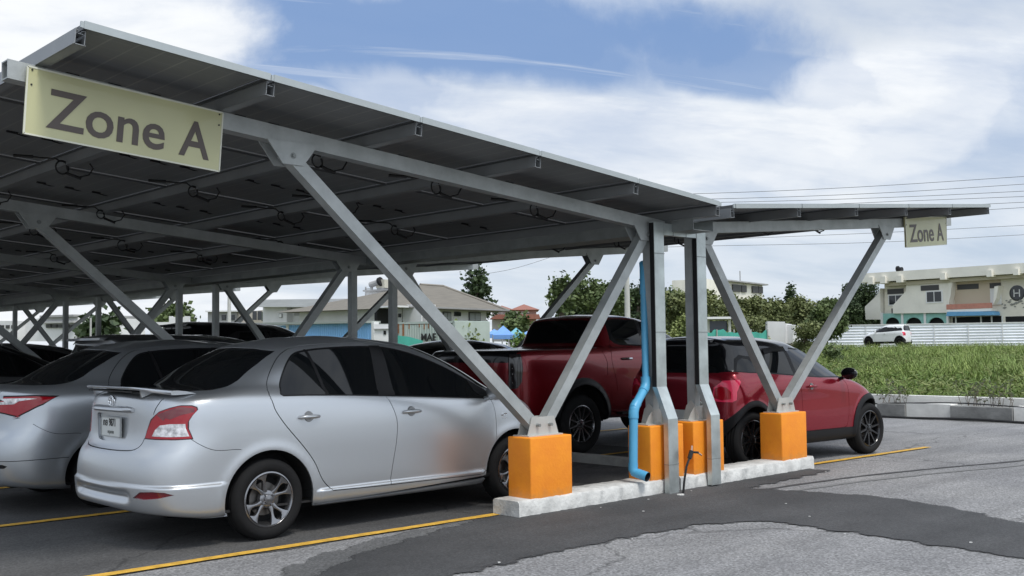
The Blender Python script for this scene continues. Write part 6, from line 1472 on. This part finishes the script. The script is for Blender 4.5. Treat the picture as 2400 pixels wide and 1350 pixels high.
# ------------------------------------------------------------------ the cars in their bays
car = thing('silver_sedan', 'silver sedan with boot spoiler and red tail light, nearest the camera', 'car', (-1.22, 1.31, 0)); sedan(car, SILVER, True, (8, 7))
c2 = thing('silver_sedan', 'bluish silver sedan with pointed tail light, parked left of the sedan with the spoiler', 'car', (-1.40, 3.87, 0)); sedan(c2, SILVER2, False, (6, 5)); c2.scale = (1.06, 1.03, 1.0)
c3 = thing('crimson_hatchback', 'crimson hatchback with black roof and black wheel arches at the right', 'car', (4.99, 1.14, 0), R(-5)); hatch(c3, REDH, BLACKP, rimm=RIMB, k=(6, 5), fine=4, ovh=.56); c3.scale = (.87, 1, 1)
c4 = thing('red_pickup', 'dark red double cab pickup with black wheel arch flares and smoked tail light', 'pickup truck', (4.87, 3.83, 0)); pickup(c4, REDP, (6, 5))
c5 = thing('grey_hatchback', 'dark grey tall hatchback at the far left behind the bluish silver sedan', 'car', (.10, 6.4, 0)); hatch(c5, GREYP, GREYP, clad=False, visor=False); c5.scale = (1.10, 1.04, 1.075)
c6 = thing('black_sedan', 'black sedan whose bright edged roof shows behind the red pickup', 'car', (4.75, 6.40, 0)); sedan(c6, BLACKP, False, (4, 4))
def repeat(src, name, label, x, y, sc_=(1, 1, 1), swap=None):
    c = copy_tree(src); c.name = name; c.location = (x, y, 0); c.scale = sc_; c['label'] = label
    if swap:
        def rec(o):
            for ch in o.children:
                if ch.type == 'MESH' and ch.data.materials and ch.data.materials[0] in swap: ch.material_slots[0].link = 'OBJECT'; ch.material_slots[0].material = swap[ch.data.materials[0]]
                rec(ch)
        rec(c)
    return c
repeat(c6, 'black_sedan', 'black sedan roof showing between the struts in front of the blue sheet fence', 5.0, 10.6)
repeat(c5, 'black_hatchback', 'tall black hatchback far down the right wing, left of the grey column', 4.3, 12.8, (1.25, 1.1, 1.30), {GREYP: BLACKP})
repeat(c5, 'black_hatchback', 'black hatchback beyond the blue painted column of the third frame', 5.6, 15.6, (1.2, 1.08, 1.27), {GREYP: BLACKP})
repeat(c5, 'grey_hatchback', 'purplish grey hatchback roof at the left picture edge', -2.3, 9.0, (1.1, 1.04, 1.10))
repeat(c2, 'dark_sedan', 'dark sedan far back in the left wing beside the thin strut', -.6, 11.5, (1.06, 1.03, 1.02), {SILVER2: GREYP})
# white pickup with a canopy far across the field
u_, d_ = 2118, 92
p_ = at(u_, 810, d_); gz_ = at(u_, 813, d_)[2]
ang = math.atan2(-Rv[1]*.80+Fv[1]*.72, -Rv[0]*.80+Fv[0]*.72)
c7 = repeat(c3, 'white_pickup', 'small white pickup with a canopy in front of the white hoarding', p_[0], p_[1], (1.06, 1.05, 1.30), {REDH: WHITEP, BLACKP: WHITEP}); c7['category'] = 'pickup truck'
c7.location = (p_[0], p_[1], gz_); c7.rotation_euler = (0, 0, ang)

for o in list(COL.objects):     # keep every wheel round under a stretched body
    if o.parent and o.type == 'EMPTY' and o.name.startswith('wheel'):
        s_ = o.parent.scale; o.scale = (s_[2]/s_[0], 1, 1)
# ------------------------------------------------------------------ sky, sun, exposure
SUN_EL, SUN_AZ = R(62), math.atan2(-.92, -.10)     # direction towards the sun
w = bpy.data.worlds.new('World'); sc.world = w; w.use_nodes = True; nt = w.node_tree; N = nt.nodes; L = nt.links
for n in list(N): N.remove(n)
out = N.new('ShaderNodeOutputWorld'); bg = N.new('ShaderNodeBackground'); L.new(bg.outputs[0], out.inputs[0])
sky = N.new('ShaderNodeTexSky'); sky.sky_type = 'NISHITA'; sky.sun_disc = False; sky.sun_elevation = SUN_EL; sky.sun_rotation = math.pi/2-SUN_AZ; sky.dust_density = 2.0; sky.ozone_density = 1.5
tc = N.new('ShaderNodeTexCoord'); D = tc.outputs['Generated']
def math_(op, a, b_=None, c=None, clamp=False):
    n = N.new('ShaderNodeMath'); n.operation = op; n.use_clamp = clamp
    for i, v in enumerate((a, b_, c)):
        if v is None: continue
        if isinstance(v, (int, float)): n.inputs[i].default_value = v
        else: L.new(v, n.inputs[i])
    return n.outputs[0]
sep = N.new('ShaderNodeSeparateXYZ'); L.new(D, sep.inputs[0])
zc = math_('ADD', math_('MAXIMUM', sep.outputs[2], 0.0), .22)
def plane(rot, sx, sy, off=(0, 0, 0)):
    cx = math_('DIVIDE', sep.outputs[0], zc); cy = math_('DIVIDE', sep.outputs[1], zc); cb = N.new('ShaderNodeCombineXYZ'); L.new(cx, cb.inputs[0]); L.new(cy, cb.inputs[1])
    m = N.new('ShaderNodeMapping'); m.inputs['Rotation'].default_value = (0, 0, rot); m.inputs['Scale'].default_value = (sx, sy, 1); m.inputs['Location'].default_value = off; 
    r_ = N.new('ShaderNodeMapping'); r_.inputs['Rotation'].default_value = (0, 0, rot); L.new(cb.outputs[0], r_.inputs[0]); m.inputs['Rotation'].default_value = (0, 0, 0); L.new(r_.outputs[0], m.inputs[0]); return m.outputs[0]
def noise(vec, scale, det=8, rough=.55, dist=0.0):
    n = N.new('ShaderNodeTexNoise'); n.inputs['Scale'].default_value = scale; n.inputs['Detail'].default_value = det; n.inputs['Roughness'].default_value = rough; n.inputs['Distortion'].default_value = dist; L.new(vec, n.inputs['Vector']); return n.outputs[0]
def ramp(v, a, b_, lo=0.0, hi=1.0):
    n = N.new('ShaderNodeMapRange'); n.interpolation_type = 'SMOOTHSTEP'; n.inputs[1].default_value = a; n.inputs[2].default_value = b_; n.inputs[3].default_value = lo; n.inputs[4].default_value = hi; L.new(v, n.inputs[0]); return n.outputs[0]
dist_n = noise(D, 3.0, 6, .6)
def blob(u, v, su, sv, tilt=0.0, edge=.36):
    """1 inside a soft-edged patch of sky round bearing (u, v); su, sv half sizes in radians"""
    d0 = Vector(ray(u, v)).normalized(); rt = d0.cross(Vector((0, 0, 1))).normalized(); up = rt.cross(d0); a = rt*math.cos(tilt)+up*math.sin(tilt); b_ = -rt*math.sin(tilt)+up*math.cos(tilt); o = []
    for ax, s_ in ((a, su), (b_, sv)):
        dp = N.new('ShaderNodeVectorMath'); dp.operation = 'DOT_PRODUCT'; L.new(D, dp.inputs[0]); dp.inputs[1].default_value = ax; o.append(math_('DIVIDE', dp.outputs['Value'], s_))
    fw = N.new('ShaderNodeVectorMath'); fw.operation = 'DOT_PRODUCT'; L.new(D, fw.inputs[0]); fw.inputs[1].default_value = d0
    r2 = math_('SQRT', math_('ADD', math_('MULTIPLY', o[0], o[0]), math_('MULTIPLY', o[1], o[1])))
    r2 = math_('ADD', r2, math_('MULTIPLY', math_('SUBTRACT', wob, .5), edge*4))
    return math_('MULTIPLY', ramp(r2, 1.2, .68), math_('GREATER_THAN', fw.outputs['Value'], 0.0))
wob = noise(D, 6.0, 9, .60, .2)
streak = noise(plane(R(28), .75, 1.3), 2.6, 10, .58, .3)
soft = noise(plane(R(20), 1.0, 1.5, (3, 1, 0)), 1.1, 7, .55, .3)
# cloud cover: mostly thin veil, blue gaps where the photograph shows them
cover = ramp(math_('ADD', math_('MULTIPLY', streak, .55), math_('MULTIPLY', soft, .45)), .36, .60, .38, 1.0)
gaps = None
for (u, v, su, sv, ti, am) in ((1080, 85, .32, .048, -.03, .95), (720, 120, .15, .035, -.25, .85), (430, 50, .12, .05, -.2, .8), (1700, 165, .13, .028, -.18, .85), (1330, 130, .12, .035, -.15, .9), (2330, 380, .10, .05, 0, .25), (1900, 640, .40, .03, 0, .35), (1500, 470, .2, .03, 0, .0)):
    if am <= 0: continue
    g_ = math_('MULTIPLY', blob(u, v, su, sv, ti), am); gaps = g_ if gaps is None else math_('MAXIMUM', gaps, g_)
cov2 = math_('MULTIPLY', cover, math_('SUBTRACT', 1.0, gaps), clamp=True)
wisp = math_('MULTIPLY', ramp(noise(plane(R(30), .35, 3.0, (1, 5, 0)), 3.2, 9, .62, .6), .50, .72), .55)
cov3 = math_('MAXIMUM', cov2, math_('MULTIPLY', wisp, math_('ADD', math_('MULTIPLY', gaps, .4), .6)))
bright = None
for (u, v, su, sv, ti, am) in ((120, 30, .16, .12, 0, 1.0), (-200, 200, .25, .25, 0, 1.0), (1500, 330, .24, .050, -.12, .85), (1050, 270, .12, .035, -.3, .5), (1400, 450, .12, .04, 0, .6), (2080, 250, .13, .07, .3, .8), (2250, 150, .10, .03, .1, .6), (1850, 400, .16, .03, -.05, .5), (2000, 440, .25, .03, 0, .35), (900, 690, .5, .05, 0, .55), (1750, 680, .06, .02, 0, .5)):
    g_ = math_('MULTIPLY', blob(u, v, su, sv, ti), am); bright = g_ if bright is None else math_('MAXIMUM', bright, g_)
cov4 = math_('MAXIMUM', cov3, math_('MULTIPLY', bright, ramp(streak, .25, .60, .55, 1.0)), clamp=True)
dark = math_('MAXIMUM', math_('MULTIPLY', blob(2050, 40, .30, .035, .0), .75), math_('MULTIPLY', ramp(noise(plane(R(25), .6, 2.4, (7, 2, 0)), 2.6, 8, .58, .4), .50, .70), .45))
# colours of sky and cloud
blue = N.new('ShaderNodeMix'); blue.data_type = 'RGBA'; blue.inputs[0].default_value = .80
sv = N.new('ShaderNodeVectorMath'); sv.operation = 'SCALE'; L.new(sky.outputs[0], sv.inputs[0]); sv.inputs[3].default_value = .07; L.new(sv.outputs[0], blue.inputs[6])
hz = ramp(sep.outputs[2], .0, .30); bc = N.new('ShaderNodeMix'); bc.data_type = 'RGBA'; L.new(hz, bc.inputs[0]); bc.inputs[6].default_value = (.48, .59, .73, 1); bc.inputs[7].default_value = (.20, .33, .60, 1); L.new(bc.outputs[2], blue.inputs[7])
cl = N.new('ShaderNodeMix'); cl.data_type = 'RGBA'; L.new(dark, cl.inputs[0]); cl.inputs[6].default_value = (.69, .74, .80, 1); cl.inputs[7].default_value = (.50, .56, .65, 1)
cl2 = N.new('ShaderNodeMix'); cl2.data_type = 'RGBA'; L.new(math_('MULTIPLY', bright, math_('SUBTRACT', 1.0, math_('MULTIPLY', dark, .6))), cl2.inputs[0]); L.new(cl.outputs[2], cl2.inputs[6]); cl2.inputs[7].default_value = (.84, .86, .88, 1)
# unseen sky overhead and behind the viewer, brightened round the sun as added fill
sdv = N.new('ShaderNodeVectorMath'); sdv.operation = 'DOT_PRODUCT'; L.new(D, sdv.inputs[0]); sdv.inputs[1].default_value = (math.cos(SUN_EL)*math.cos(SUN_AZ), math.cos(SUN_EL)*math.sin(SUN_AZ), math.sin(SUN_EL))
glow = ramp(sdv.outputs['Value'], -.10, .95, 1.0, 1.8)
# added dimming of unseen sky on the left, to keep the carports dark
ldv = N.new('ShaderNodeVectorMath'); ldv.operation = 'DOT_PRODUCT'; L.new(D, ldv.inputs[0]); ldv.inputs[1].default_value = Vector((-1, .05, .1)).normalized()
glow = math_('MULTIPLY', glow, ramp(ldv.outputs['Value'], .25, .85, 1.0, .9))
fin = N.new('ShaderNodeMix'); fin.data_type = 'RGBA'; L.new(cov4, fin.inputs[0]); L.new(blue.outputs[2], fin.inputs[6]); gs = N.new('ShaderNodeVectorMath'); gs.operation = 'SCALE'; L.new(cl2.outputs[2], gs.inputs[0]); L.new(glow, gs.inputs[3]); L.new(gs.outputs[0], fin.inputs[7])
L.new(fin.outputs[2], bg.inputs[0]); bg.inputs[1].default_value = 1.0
sl = bpy.data.lights.new('sun', 'SUN'); sl.energy = 2.0; sl.angle = R(14); sl.color = (1, .96, .90); so = bpy.data.objects.new('sun', sl); COL.objects.link(so)
sd_ = Vector((math.cos(SUN_EL)*math.cos(SUN_AZ), math.cos(SUN_EL)*math.sin(SUN_AZ), math.sin(SUN_EL))); so.rotation_euler = sd_.to_track_quat('Z', 'Y').to_euler()
sc.view_settings.view_transform = 'Standard'; sc.view_settings.look = 'None'; sc.view_settings.gamma = 1.0; sc.view_settings.exposure = 0.22
sc.cycles.max_bounces = 8; sc.cycles.diffuse_bounces = 4; sc.cycles.glossy_bounces = 4; sc.cycles.sample_clamp_indirect = 6
sc.cycles.use_denoising = True
